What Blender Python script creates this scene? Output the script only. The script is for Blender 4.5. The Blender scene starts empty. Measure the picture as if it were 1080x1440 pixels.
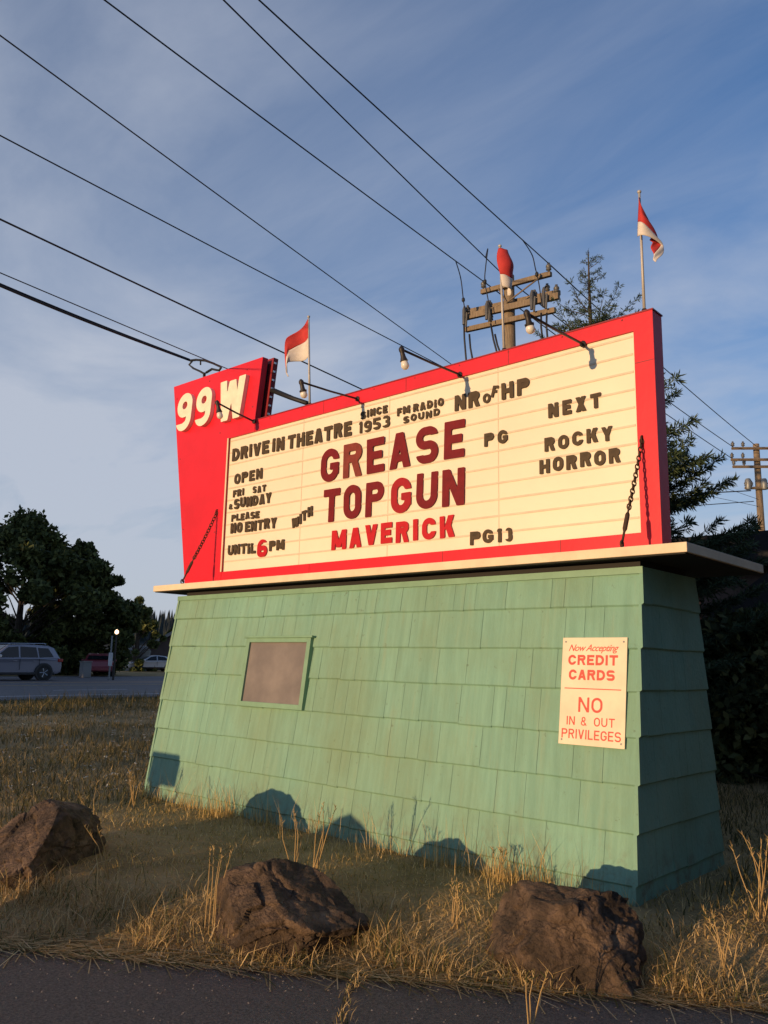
import bpy, bmesh, math, random
import numpy as np
from mathutils import Vector, Matrix, noise
SC = bpy.context.scene
C = SC.collection
rad = math.radians
# ------------------------------------------------------------------ camera
CAM = Vector((2.6792, -5.6371, 1.6))
YAW, PITCH, ROLL, FPX = 0.7322, 0.1810, 0.0193, 1151.5
fw = Vector((-math.sin(YAW)*math.cos(PITCH), math.cos(YAW)*math.cos(PITCH), math.sin(PITCH)))
r0 = Vector((math.cos(YAW), math.sin(YAW), 0)); u0 = r0.cross(fw)
RT = r0*math.cos(ROLL) + u0*math.sin(ROLL); UP = -r0*math.sin(ROLL) + u0*math.cos(ROLL)
cd = bpy.data.cameras.new('camera'); cam = bpy.data.objects.new('camera', cd); C.objects.link(cam)
cam.matrix_world = Matrix(((RT.x, UP.x, -fw.x, CAM.x), (RT.y, UP.y, -fw.y, CAM.y), (RT.z, UP.z, -fw.z, CAM.z), (0, 0, 0, 1)))
cd.sensor_fit = 'VERTICAL'; cd.sensor_height = 36; cd.lens = FPX/1440*36
cd.clip_start = 0.05; cd.clip_end = 3000
SC.camera = cam
# ------------------------------------------------------------------ light and exposure
SUN_AZ, SUN_EL = rad(4), rad(3)          # direction the light travels: from +y turned towards +x
sd = Vector((math.sin(SUN_AZ)*math.cos(SUN_EL), math.cos(SUN_AZ)*math.cos(SUN_EL), -math.sin(SUN_EL)))
sl = bpy.data.lights.new('sun', 'SUN'); sl.energy = 2.0; sl.angle = rad(0.5); sl.color = (1.0, 0.66, 0.34)
so = bpy.data.objects.new('sun', sl); C.objects.link(so); so.rotation_euler = sd.to_track_quat('-Z', 'Y').to_euler()
SC.view_settings.view_transform = 'Standard'; SC.view_settings.look = 'None'
SC.view_settings.gamma = 1; SC.view_settings.use_curve_mapping = False; SC.view_settings.exposure = 1.08
W = bpy.data.worlds.new('World'); SC.world = W; W.use_nodes = True
nt = W.node_tree; nt.nodes.clear()
def N(t, ty, **kw):
    n = t.nodes.new(ty)
    for k, v in kw.items():
        if k.startswith('i_'): n.inputs[k[2:].replace('_', ' ')].default_value = v
        else: setattr(n, k, v)
    return n
def ramp(t, stops):
    n = t.nodes.new('ShaderNodeValToRGB'); e = n.color_ramp.elements
    while len(e) < len(stops): e.new(.5)
    for k, (p, c) in enumerate(stops):
        e[k].position = p; e[k].color = (*c, 1) if hasattr(c, '__len__') else (c, c, c, 1)
    return n
SKY_S = 0.15
bg = N(nt, 'ShaderNodeBackground'); bg.inputs['Strength'].default_value = SKY_S
sky = N(nt, 'ShaderNodeTexSky', sky_type='NISHITA', sun_disc=False, sun_elevation=SUN_EL, sun_rotation=math.pi + SUN_AZ)
sky.air_density = 1.0; sky.dust_density = 0.5; sky.ozone_density = 4.2
tc = N(nt, 'ShaderNodeTexCoord'); sep = N(nt, 'ShaderNodeSeparateXYZ'); nt.links.new(tc.outputs['Generated'], sep.inputs[0])
az = N(nt, 'ShaderNodeMath', operation='ADD'); nt.links.new(sep.outputs['Z'], az.inputs[0]); az.inputs[1].default_value = .22
dx = N(nt, 'ShaderNodeMath', operation='DIVIDE'); dy = N(nt, 'ShaderNodeMath', operation='DIVIDE')
nt.links.new(sep.outputs['X'], dx.inputs[0]); nt.links.new(sep.outputs['Y'], dy.inputs[0])
nt.links.new(az.outputs[0], dx.inputs[1]); nt.links.new(az.outputs[0], dy.inputs[1])
cmb = N(nt, 'ShaderNodeCombineXYZ'); nt.links.new(dx.outputs[0], cmb.inputs[0]); nt.links.new(dy.outputs[0], cmb.inputs[1])
mp = N(nt, 'ShaderNodeMapping'); mp.inputs['Location'].default_value = (-2.4, 3.3, 0); mp.inputs['Rotation'].default_value = (0, 0, rad(-62)); mp.inputs['Scale'].default_value = (0.8, 1.35, 1)
nt.links.new(cmb.outputs[0], mp.inputs[0])
n1 = N(nt, 'ShaderNodeTexNoise'); n1.inputs['Scale'].default_value = 1.25; n1.inputs['Detail'].default_value = 9; n1.inputs['Roughness'].default_value = .55; n1.inputs['Distortion'].default_value = .35
nt.links.new(mp.outputs[0], n1.inputs['Vector'])
r1 = ramp(nt, [(.44, 0.0), (.68, 1.0)]); nt.links.new(n1.outputs[0], r1.inputs[0])
# thin cloud is thicker low down and towards -x (the left)
hz = N(nt, 'ShaderNodeMapRange'); hz.inputs['From Min'].default_value = .0; hz.inputs['From Max'].default_value = .75; hz.inputs['To Min'].default_value = .9; hz.inputs['To Max'].default_value = .38
nt.links.new(sep.outputs['Z'], hz.inputs['Value'])
lf = N(nt, 'ShaderNodeMapRange'); lf.inputs['From Min'].default_value = -.95; lf.inputs['From Max'].default_value = -.1; lf.inputs['To Min'].default_value = .42; lf.inputs['To Max'].default_value = .03
nt.links.new(sep.outputs['X'], lf.inputs['Value'])
mp2 = N(nt, 'ShaderNodeMapping'); mp2.inputs['Rotation'].default_value = (0, 0, rad(-48)); mp2.inputs['Scale'].default_value = (1.1, 4.2, 1); nt.links.new(cmb.outputs[0], mp2.inputs[0])
n2_ = N(nt, 'ShaderNodeTexNoise'); n2_.inputs['Scale'].default_value = 1.6; n2_.inputs['Detail'].default_value = 8; n2_.inputs['Roughness'].default_value = .6; n2_.inputs['Distortion'].default_value = .5; nt.links.new(mp2.outputs[0], n2_.inputs['Vector'])
r3 = ramp(nt, [(.36, 0.06), (.76, .42)]); nt.links.new(n2_.outputs[0], r3.inputs[0])
mxx_ = N(nt, 'ShaderNodeMath', operation='MAXIMUM'); nt.links.new(r1.outputs[0], mxx_.inputs[0]); nt.links.new(r3.outputs[0], mxx_.inputs[1])
m1 = N(nt, 'ShaderNodeMath', operation='MULTIPLY'); nt.links.new(mxx_.outputs[0], m1.inputs[0]); nt.links.new(hz.outputs[0], m1.inputs[1])
hz2 = N(nt, 'ShaderNodeMapRange'); hz2.inputs['From Min'].default_value = .0; hz2.inputs['From Max'].default_value = .42; hz2.inputs['To Min'].default_value = .62; hz2.inputs['To Max'].default_value = 0
nt.links.new(sep.outputs['Z'], hz2.inputs['Value']); m0 = N(nt, 'ShaderNodeMath', operation='ADD'); nt.links.new(m1.outputs[0], m0.inputs[0]); nt.links.new(hz2.outputs[0], m0.inputs[1])
m2 = N(nt, 'ShaderNodeMath', operation='ADD', use_clamp=True); nt.links.new(m0.outputs[0], m2.inputs[0]); nt.links.new(lf.outputs[0], m2.inputs[1])
m3 = N(nt, 'ShaderNodeMath', operation='MULTIPLY'); nt.links.new(m2.outputs[0], m3.inputs[0]); m3.inputs[1].default_value = .88
mx = N(nt, 'ShaderNodeMix', data_type='RGBA'); nt.links.new(m3.outputs[0], mx.inputs['Factor'])
CLOUD = (0.52/2.08, 0.56/2.08, 0.65/2.08)
mx.inputs['B'].default_value = (*[c/SKY_S for c in CLOUD], 1)
nt.links.new(sky.outputs[0], mx.inputs['A']); nt.links.new(mx.outputs['Result'], bg.inputs['Color'])
wo = N(nt, 'ShaderNodeOutputWorld'); nt.links.new(bg.outputs[0], wo.inputs[0])

# ------------------------------------------------------------------ materials
def mat(name, col, rough=.7, metal=0, var=0, scale=8, bump=0, bscale=None, island=0, spec=.5, stretch=None, col2=None, detail=6, coat=0, trans=0):
    m = bpy.data.materials.new(name); m.use_nodes = True; t = m.node_tree
    b = t.nodes['Principled BSDF']; b.inputs['Roughness'].default_value = rough; b.inputs['Metallic'].default_value = metal
    b.inputs['Specular IOR Level'].default_value = spec; b.inputs['Coat Weight'].default_value = coat
    if trans: b.inputs['Transmission Weight'].default_value = trans
    tc = N(t, 'ShaderNodeTexCoord'); src = tc.outputs['Object']
    if stretch:
        mp = N(t, 'ShaderNodeMapping'); mp.inputs['Scale'].default_value = stretch; t.links.new(src, mp.inputs[0]); src = mp.outputs[0]
    c = None
    if var or col2:
        n = N(t, 'ShaderNodeTexNoise'); n.inputs['Scale'].default_value = scale; n.inputs['Detail'].default_value = detail; n.inputs['Roughness'].default_value = .62
        t.links.new(src, n.inputs['Vector'])
        lo = [x*(1-var) for x in col]; hi = [min(1, x*(1+var)) for x in (col2 or col)]
        r = ramp(t, [(.32, lo), (.68, hi)]); t.links.new(n.outputs[0], r.inputs[0]); c = r.outputs[0]
    if island:
        g = N(t, 'ShaderNodeNewGeometry'); hs = N(t, 'ShaderNodeHueSaturation')
        mr = N(t, 'ShaderNodeMapRange'); mr.inputs['To Min'].default_value = 1-island; mr.inputs['To Max'].default_value = 1+island
        t.links.new(g.outputs['Random Per Island'], mr.inputs['Value']); t.links.new(mr.outputs[0], hs.inputs['Value'])
        if c: t.links.new(c, hs.inputs['Color'])
        else: hs.inputs['Color'].default_value = (*col, 1)
        c = hs.outputs[0]
    if c: t.links.new(c, b.inputs['Base Color'])
    else: b.inputs['Base Color'].default_value = (*col, 1)
    if bump:
        n2 = N(t, 'ShaderNodeTexNoise'); n2.inputs['Scale'].default_value = bscale or scale*4; n2.inputs['Detail'].default_value = 8; n2.inputs['Roughness'].default_value = .65
        t.links.new(src, n2.inputs['Vector']); bp = N(t, 'ShaderNodeBump'); bp.inputs['Strength'].default_value = min(1, bump); bp.inputs['Distance'].default_value = .02*max(1, bump)
        t.links.new(n2.outputs[0], bp.inputs['Height']); t.links.new(bp.outputs[0], b.inputs['Normal'])
    return m
def island_mat(name, stops, rough=.8, trans=0.0):
    """colour picked per leaf / blade"""
    m = bpy.data.materials.new(name); m.use_nodes = True; t = m.node_tree; b = t.nodes['Principled BSDF']; b.inputs['Roughness'].default_value = rough
    b.inputs['Specular IOR Level'].default_value = .25
    g = N(t, 'ShaderNodeNewGeometry'); r = ramp(t, stops); t.links.new(g.outputs['Random Per Island'], r.inputs[0]); t.links.new(r.outputs[0], b.inputs['Base Color'])
    if trans:
        tr = N(t, 'ShaderNodeBsdfTranslucent'); t.links.new(r.outputs[0], tr.inputs['Color']); ms = N(t, 'ShaderNodeMixShader'); ms.inputs[0].default_value = trans
        o = t.nodes['Material Output']; t.links.new(b.outputs[0], ms.inputs[1]); t.links.new(tr.outputs[0], ms.inputs[2]); t.links.new(ms.outputs[0], o.inputs[0])
    return m
M = {}
def shingle_mat():
    m = mat('green_shingle_paint', (.195, .38, .285), .68, var=.08, scale=2.2, island=.04, bump=.5, bscale=24, stretch=(9, 1.2, .7), col2=(.215, .40, .30)); t = m.node_tree; b = t.nodes['Principled BSDF']
    tc = [n for n in t.nodes if n.type == 'TEX_COORD'][0]; base = b.inputs['Base Color'].links[0].from_socket
    def layer(scale, st, lo, hi, col, amt):
        nonlocal base
        mp = N(t, 'ShaderNodeMapping'); mp.inputs['Scale'].default_value = st; t.links.new(tc.outputs['Object'], mp.inputs[0])
        n = N(t, 'ShaderNodeTexNoise'); n.inputs['Scale'].default_value = scale; n.inputs['Detail'].default_value = 8; n.inputs['Roughness'].default_value = .65; t.links.new(mp.outputs[0], n.inputs['Vector'])
        r = ramp(t, [(lo, 0.0), (hi, amt)]); t.links.new(n.outputs[0], r.inputs[0]); mi = N(t, 'ShaderNodeMixRGB'); t.links.new(r.outputs[0], mi.inputs[0]); t.links.new(base, mi.inputs[1]); mi.inputs[2].default_value = (*col, 1); base = mi.outputs[0]
    layer(.9, (1, 1, .8), .40, .72, (.20, .25, .12), .55)        # broad olive patches
    layer(3.0, (3.2, 1, .35), .56, .76, (.30, .34, .20), .35)      # pale run-down streaks
    sx_ = N(t, 'ShaderNodeSeparateXYZ'); t.links.new(tc.outputs['Object'], sx_.inputs[0]); mz = N(t, 'ShaderNodeMapRange'); mz.inputs['From Min'].default_value = .02; mz.inputs['From Max'].default_value = .42; mz.inputs['To Min'].default_value = .75; mz.inputs['To Max'].default_value = 0; t.links.new(sx_.outputs['Z'], mz.inputs['Value'])
    nm = N(t, 'ShaderNodeTexNoise'); nm.inputs['Scale'].default_value = 7; nm.inputs['Detail'].default_value = 9; nm.inputs['Roughness'].default_value = .75; t.links.new(tc.outputs['Object'], nm.inputs['Vector'])
    rm = ramp(t, [(.48, 0.0), (.62, 1.0)]); t.links.new(nm.outputs[0], rm.inputs[0]); mm = N(t, 'ShaderNodeMath', operation='MULTIPLY'); t.links.new(rm.outputs[0], mm.inputs[0]); t.links.new(mz.outputs[0], mm.inputs[1])
    mi = N(t, 'ShaderNodeMixRGB'); t.links.new(mm.outputs[0], mi.inputs[0]); t.links.new(base, mi.inputs[1]); mi.inputs[2].default_value = (.17, .16, .10, 1); base = mi.outputs[0]     # rain-splashed soil
    layer(16, (1, 1, 1), .64, .72, (.10, .13, .08), .6)          # specks and scuffs
    t.links.new(base, b.inputs['Base Color']); return m
M['green'] = shingle_mat()
M['greentrim'] = mat('green_trim_paint', (.19, .335, .22), .55, var=.1, scale=6, bump=.1)
M['screen'] = mat('weathered_screen', (.17, .15, .15), .7, var=.16, scale=2.5, col2=(.20, .175, .165), bump=.1, bscale=200)
M['red'] = mat('red_enamel', (.68, .014, .030), .45, var=.10, scale=1.6, bump=.12, bscale=5, spec=.35)
M['reddark'] = mat('dark_red_enamel', (.25, .012, .02), .5, var=.1, scale=4)
M['cream'] = mat('cream_panel', (.83, .73, .56), .45, var=.045, scale=1.1, bump=.03, bscale=3)
M['rail'] = mat('shadowed_rail', (.66, .55, .41), .5, var=.08, scale=10)  # greyed to take in the soft shadow along each rail; seams share it
M['shelf'] = mat('cream_shelf_paint', (.74, .60, .42), .6, var=.12, scale=3, bump=.15, bscale=30)
M['dark'] = mat('recess_shade', (.018, .016, .015), .8)  # near-black colour holding the shade under the shelf and between the wing boards
M['black'] = mat('black_letter', (.066, .042, .020), .6, spec=.3, island=0, var=.25, scale=14)
M['maroon'] = mat('maroon_letter', (.165, .006, .010), .6, spec=.25, var=.2, scale=10)
M['maroonfade'] = mat('faded_maroon_letter', (.20, .034, .024), .6, spec=.25, var=.25, scale=10)
M['bright'] = mat('bright_red_letter', (.48, .006, .014), .55, spec=.3, var=.12, scale=10)
M['midred'] = mat('mid_red_letter', (.34, .006, .012), .55, spec=.3, var=.12, scale=10)
M['num'] = mat('cream_numeral', (.84, .77, .60), .5, var=.1, scale=8, bump=.1)
M['noticered'] = mat('red_print', (.62, .085, .06), .6)
M['notice'] = mat('cream_notice', (.80, .66, .48), .55, var=.09, scale=5)
M['rust'] = mat('rusty_iron', (.075, .040, .022), .75, metal=.25, var=.4, scale=30, bump=.3)
M['pipe'] = mat('dark_pipe', (.035, .028, .026), .5, metal=.3, var=.2)
M['cable'] = mat('black_cable', (.014, .014, .016), .6)
M['bulb'] = mat('white_bulb', (.75, .70, .62), .25)
M['alum'] = mat('pale_flagpole', (.48, .45, .42), .5, metal=.2, var=.1)
M['flagred'] = mat('red_flag_cloth', (.50, .035, .030), .8, var=.12, scale=12)
M['flagwhite'] = mat('white_flag_cloth', (.66, .60, .54), .8, var=.1, scale=12)
M['pole'] = mat('weathered_pole_wood', (.22, .165, .11), .85, var=.35, scale=6, stretch=(6, 6, .6), bump=.5, bscale=30)
M['insul'] = mat('grey_insulator', (.10, .10, .10), .4, var=.2)
M['rock'] = None
M['bark'] = mat('bark', (.06, .045, .032), .9, var=.35, scale=8, bump=.5)
M['asphalt'] = mat('asphalt', (.215, .160, .118), .9, var=.32, scale=70, bump=.6, bscale=170, col2=(.25, .188, .14), spec=.2)
M['road'] = mat('highway_asphalt', (.105, .096, .098), .8, var=.2, scale=4, bump=.1)
M['white'] = mat('road_paint', (.55, .55, .55), .7, var=.2, scale=3)
M['yellow'] = mat('yellow_paint', (.55, .36, .06), .7, var=.2, scale=3)
M['glass'] = mat('dark_car_glass', (.012, .014, .017), .08)
M['tyre'] = mat('tyre', (.015, .015, .015), .8)
M['rim'] = mat('alloy_rim', (.42, .43, .45), .35, metal=.7)
M['plastic'] = mat('black_plastic', (.022, .022, .024), .55)
M['chrome'] = mat('bright_trim', (.6, .6, .62), .25, metal=.8)
M['tail'] = mat('tail_lamp', (.30, .012, .012), .2)
M['suv'] = mat('grey_car_paint', (.26, .26, .31), .3, metal=.35, coat=.4)
M['silver'] = mat('silver_car_paint', (.6, .6, .62), .35, metal=.4, coat=.3)
M['maroonpaint'] = mat('maroon_car_paint', (.22, .035, .045), .35, coat=.3)
M['leafdark'] = island_mat('dark_tree_leaves', [(0, (.030, .042, .014)), (.5, (.075, .092, .028)), (1, (.16, .17, .05))], .7, .15)
M['leafmid'] = island_mat('mid_tree_leaves', [(0, (.05, .065, .02)), (.6, (.11, .14, .045)), (1, (.19, .20, .07))], .7, .2)
M['needle'] = island_mat('fir_needles', [(0, (.018, .038, .018)), (.6, (.048, .078, .036)), (1, (.10, .125, .06))], .7, .1)
M['bush'] = island_mat('bush_leaves', [(0, (.025, .035, .012)), (.6, (.065, .080, .026)), (1, (.16, .16, .055))], .7, .1)
M['straw'] = island_mat('dry_grass', [(0, (.07, .09, .028)), (.17, (.12, .13, .04)), (.24, (.26, .18, .07)), (.6, (.58, .40, .18)), (.85, (.68, .50, .25)), (1, (.76, .60, .35))], .8, .25)
M['lawn'] = island_mat('short_dry_grass', [(0, (.14, .135, .035)), (.3, (.42, .29, .095)), (.7, (.66, .45, .18)), (1, (.78, .58, .29))], .85, .2)
M['meadow'] = island_mat('shaded_meadow_blades', [(0, (.040, .048, .016)), (.45, (.10, .092, .034)), (.8, (.20, .15, .06)), (1, (.36, .26, .12))], .85, .2)  # darker than the straw; the field's shade is put into the colour
M['flower'] = mat('white_flowers', (.62, .60, .52), .8)
M['wall2'] = mat('brown_building_wall', (.085, .062, .055), .85, var=.1, scale=2)
M['roof'] = mat('dark_roofing', (.008, .008, .010), .9, var=.2)
M['pale'] = mat('pale_siding', (.22, .215, .205), .8, var=.1, scale=2)
M['grey'] = mat('grey_metal', (.22, .23, .23), .5, metal=.4)

def rock_mat():
    m = bpy.data.materials.new('basalt_boulder'); m.use_nodes = True; t = m.node_tree; b = t.nodes['Principled BSDF']; b.inputs['Roughness'].default_value = .85; b.inputs['Specular IOR Level'].default_value = .3
    tc = N(t, 'ShaderNodeTexCoord')
    n = N(t, 'ShaderNodeTexNoise'); n.inputs['Scale'].default_value = 4.5; n.inputs['Detail'].default_value = 12; n.inputs['Roughness'].default_value = .66; t.links.new(tc.outputs['Object'], n.inputs['Vector'])
    r = ramp(t, [(.28, (.024, .019, .015)), (.44, (.095, .066, .045)), (.58, (.20, .132, .086)), (.76, (.38, .265, .17))]); t.links.new(n.outputs[0], r.inputs[0])
    v = N(t, 'ShaderNodeTexVoronoi', feature='DISTANCE_TO_EDGE'); v.inputs['Scale'].default_value = 4.5
    n3 = N(t, 'ShaderNodeTexNoise'); n3.inputs['Scale'].default_value = 5; n3.inputs['Detail'].default_value = 5
    t.links.new(tc.outputs['Object'], n3.inputs['Vector']); ad = N(t, 'ShaderNodeMixRGB'); ad.inputs[0].default_value = .35
    t.links.new(tc.outputs['Object'], ad.inputs[1]); t.links.new(n3.outputs['Color'], ad.inputs[2]); t.links.new(ad.outputs[0], v.inputs['Vector'])
    r2 = ramp(t, [(.0, .25), (.035, 1.0)]); t.links.new(v.outputs[0], r2.inputs[0])
    mu = N(t, 'ShaderNodeMixRGB', blend_type='MULTIPLY'); mu.inputs[0].default_value = .7; t.links.new(r.outputs[0], mu.inputs[1]); t.links.new(r2.outputs[0], mu.inputs[2]); t.links.new(mu.outputs[0], b.inputs['Base Color'])
    n2 = N(t, 'ShaderNodeTexNoise'); n2.inputs['Scale'].default_value = 38; n2.inputs['Detail'].default_value = 9; n2.inputs['Roughness'].default_value = .7; t.links.new(tc.outputs['Object'], n2.inputs['Vector'])
    bp = N(t, 'ShaderNodeBump'); bp.inputs['Strength'].default_value = 1.0; bp.inputs['Distance'].default_value = .04; t.links.new(n2.outputs[0], bp.inputs['Height']); t.links.new(bp.outputs[0], b.inputs['Normal'])
    return m
M['rock'] = rock_mat()
def ground_mat():
    m = bpy.data.materials.new('dry_earth'); m.use_nodes = True; t = m.node_tree; b = t.nodes['Principled BSDF']; b.inputs['Roughness'].default_value = .95; b.inputs['Specular IOR Level'].default_value = .2
    tc = N(t, 'ShaderNodeTexCoord')
    n = N(t, 'ShaderNodeTexNoise'); n.inputs['Scale'].default_value = .9; n.inputs['Detail'].default_value = 9; n.inputs['Roughness'].default_value = .7; t.links.new(tc.outputs['Object'], n.inputs['Vector'])
    r = ramp(t, [(.30, (.16, .120, .050)), (.5, (.34, .235, .105)), (.70, (.48, .33, .16))]); t.links.new(n.outputs[0], r.inputs[0]); t.links.new(r.outputs[0], b.inputs['Base Color'])
    n2 = N(t, 'ShaderNodeTexNoise'); n2.inputs['Scale'].default_value = 30; n2.inputs['Detail'].default_value = 6; t.links.new(tc.outputs['Object'], n2.inputs['Vector'])
    bp = N(t, 'ShaderNodeBump'); bp.inputs['Strength'].default_value = .8; bp.inputs['Distance'].default_value = .04; t.links.new(n2.outputs[0], bp.inputs['Height']); t.links.new(bp.outputs[0], b.inputs['Normal'])
    return m
M['ground'] = ground_mat()

# ------------------------------------------------------------------ mesh helpers
class MB:
    """collects vertices and faces for ONE mesh object"""
    def __init__(s): s.v = []; s.f = []
    def add(s, vs, fs):
        o = len(s.v); s.v += [tuple(v) for v in vs]; s.f += [tuple(i+o for i in f) for f in fs]; return s
    def box(s, a, b):
        x0, y0, z0 = a; x1, y1, z1 = b
        return s.hexa([(x0, y0, z0), (x1, y0, z0), (x1, y1, z0), (x0, y1, z0)], [(x0, y0, z1), (x1, y0, z1), (x1, y1, z1), (x0, y1, z1)])
    def hexa(s, lo, hi):
        return s.add(list(lo)+list(hi), [(3, 2, 1, 0), (4, 5, 6, 7), (0, 1, 5, 4), (1, 2, 6, 5), (2, 3, 7, 6), (3, 0, 4, 7)])
    def prism_xz(s, pts, y0, y1):
        """pts (x,z) counter-clockwise seen from -y; y0 front"""
        n = len(pts)
        return s.add([(x, y0, z) for x, z in pts]+[(x, y1, z) for x, z in pts],
                     [tuple(range(n)), tuple(range(2*n-1, n-1, -1))]+[(i, i+n, (i+1) % n+n, (i+1) % n) for i in range(n)])
    def tube(s, path, r, n=8, cap=True):
        path = [Vector(p) for p in path]; k = len(path); rs = r if hasattr(r, '__len__') else [r]*k
        vs = []; t0 = (path[1]-path[0]).normalized(); ref = Vector((0, 0, 1)) if abs(t0.z) < .9 else Vector((1, 0, 0))
        a = t0.cross(ref).normalized()
        for i, p in enumerate(path):
            t = ((path[min(i+1, k-1)]-p).normalized() + (p-path[max(i-1, 0)]).normalized())
            t = t.normalized() if t.length > 1e-6 else t0
            a = (a - t*a.dot(t)).normalized(); b = t.cross(a)
            for j in range(n):
                an = 2*math.pi*j/n; vs.append(p + (a*math.cos(an)+b*math.sin(an))*rs[i])
        fs = []
        for i in range(k-1):
            for j in range(n):
                q = (j+1) % n; fs.append((i*n+j, i*n+q, (i+1)*n+q, (i+1)*n+j))
        if cap: fs += [tuple(range(n-1, -1, -1)), tuple(range((k-1)*n, k*n))]
        return s.add(vs, fs)
    def lathe(s, prof, o=(0, 0, 0), axis=(0, 0, 1), n=14):
        ax = Vector(axis).normalized(); ref = Vector((1, 0, 0)) if abs(ax.x) < .9 else Vector((0, 1, 0)); a = ax.cross(ref).normalized(); b = ax.cross(a); o = Vector(o)
        vs = [o+ax*z+(a*math.cos(2*math.pi*j/n)+b*math.sin(2*math.pi*j/n))*r for r, z in prof for j in range(n)]
        fs = [(i*n+j, i*n+(j+1) % n, (i+1)*n+(j+1) % n, (i+1)*n+j) for i in range(len(prof)-1) for j in range(n)]
        fs += [tuple(range(n-1, -1, -1)), tuple(range((len(prof)-1)*n, len(prof)*n))]
        return s.add(vs, fs)
    def torus(s, c, ax, along, rl, rw, r, n=10, m=5):
        """chain link: elongated ring, long half-axis rl along `along`, short rw across, wire radius r"""
        al = Vector(along).normalized(); ac = Vector(ax).cross(al).normalized(); c = Vector(c)
        path = [c+al*rl*math.cos(2*math.pi*i/n)+ac*rw*math.sin(2*math.pi*i/n) for i in range(n)]
        nn = al.cross(ac); vs = []
        for i, p in enumerate(path):
            o = (p-c).normalized()
            for j in range(m): q = 2*math.pi*j/m; vs.append(p+o*r*math.cos(q)+nn*r*math.sin(q))
        return s.add(vs, [(i*m+j, i*m+(j+1) % m, ((i+1) % n)*m+(j+1) % m, ((i+1) % n)*m+j) for i in range(n) for j in range(m)])
    def build(s, name, m, parent=None, smooth=False, bevel=0, recalc=True):
        me = bpy.data.meshes.new(name); me.from_pydata(s.v, [], s.f); me.materials.append(m)
        if recalc:
            bm = bmesh.new(); bm.from_mesh(me); bmesh.ops.recalc_face_normals(bm, faces=bm.faces); bm.to_mesh(me); bm.free()
        o = bpy.data.objects.new(name, me); C.objects.link(o)
        if smooth:
            me.polygons.foreach_set('use_smooth', [True]*len(me.polygons))
            if smooth != 1: me.set_sharp_from_angle(angle=rad(smooth))
        if bevel:
            bv = o.modifiers.new('bevel', 'BEVEL'); bv.width = bevel; bv.segments = 2; bv.limit_method = 'ANGLE'; bv.angle_limit = rad(40)
        if parent:
            o.parent = parent; o.matrix_parent_inverse = parent.matrix_world.inverted() if False else Matrix.Translation(-Vector(parent.location)) if WORLD_PARTS else Matrix()
        return o
WORLD_PARTS = True        # parts are modelled in world coordinates unless switched off
def thing(name, label, cat, loc=(0, 0, 0), group=None):
    o = bpy.data.objects.new(name, None); C.objects.link(o); o.location = loc; o.empty_display_size = .2
    o['label'] = label; o['category'] = cat
    if group: o['group'] = group
    return o
def tag(o, label, cat, group=None, kind=None):
    o['label'] = label; o['category'] = cat
    if group: o['group'] = group
    if kind: o['kind'] = kind
    return o
def struct(o): o['kind'] = 'structure'; return o
def copy_tree(o, loc, rz=0, sc=1, label=None):
    r = o.copy(); C.objects.link(r); r.location = loc; r.rotation_euler = (0, 0, rz); r.scale = (sc, sc, sc) if not hasattr(sc, '__len__') else sc
    if label: r['label'] = label
    for ch in list(o.children):
        c = ch.copy(); C.objects.link(c); c.parent = r
        for g in list(ch.children):
            d = g.copy(); C.objects.link(d); d.parent = c
    return r
def raw_mesh(name, V, F4, m, parent=None):
    """big quad / triangle soups from numpy arrays"""
    me = bpy.data.meshes.new(name); V = np.asarray(V, np.float32).reshape(-1, 3); F4 = np.asarray(F4, np.int32); k = F4.shape[1]
    me.vertices.add(len(V)); me.vertices.foreach_set('co', V.ravel()); me.loops.add(F4.size); me.loops.foreach_set('vertex_index', F4.ravel())
    me.polygons.add(len(F4)); me.polygons.foreach_set('loop_start', np.arange(0, F4.size, k, dtype=np.int32)); me.update(calc_edges=True); me.validate()
    me.materials.append(m); o = bpy.data.objects.new(name, me); C.objects.link(o)
    if parent: o.parent = parent
    return o
def ray(u, v): return (fw + RT*((u-540)/FPX) - UP*((v-720)/FPX)).normalized()
def spot(u, D, z=0.0):
    """a ground point in the direction of image column u, D metres off"""
    d = ray(u, 930); h = Vector((d.x, d.y)).normalized(); return Vector((CAM.x+h.x*D, CAM.y+h.y*D, z))
def at_y(u, v, Y): d = ray(u, v); return CAM + d*((Y-CAM.y)/d.y)
def at_x(u, v, X): d = ray(u, v); return CAM + d*((X-CAM.x)/d.x)
def at_z(u, v, Z): d = ray(u, v); return CAM + d*((Z-CAM.z)/d.z)

# ------------------------------------------------------------------ ground
EP = Vector((-.84, -1.89)); EN = Vector((-.545, .838))
def sdist(x, y): return EN.x*(x-EP.x)+EN.y*(y-EP.y)
def sm(a, b, t): t = np.clip((t-a)/(b-a), 0, 1); return t*t*(3-2*t)
ROADX0, ROADX1, ROADZ = -46.0, -20.5, .36
def hgt(x, y):
    s = sdist(x, y)
    z = -.205 + .205*sm(.0, 1.15, s)
    z = z*(1-sm(7, 14, -np.asarray(x))) + (ROADZ-.01)*sm(7.5, 18.5, -np.asarray(x, float))
    z = z + .05*sm(1, 2.5, s)*np.sin(np.asarray(x)*.9+1)*np.sin(np.asarray(y)*.8)*(1-sm(13, 17, -np.asarray(x, float)))*sm(.5, 3, np.abs(np.asarray(y)-.8)-.8)
    return z
def axis(lo, hi, a, b, fine):
    c = list(np.arange(a, b+1e-6, fine)); g = fine; x = b
    while x < hi: g *= 1.35; x += g; c.append(min(x, hi))
    g = fine; x = a
    while x > lo: g *= 1.35; x -= g; c.insert(0, max(x, lo))
    return np.array(c)
gx = axis(-900, 900, -10, 5, .15); gy = axis(-900, 900, -7, 5, .15)
X, Y = np.meshgrid(gx, gy); Z = hgt(X, Y)
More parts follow.
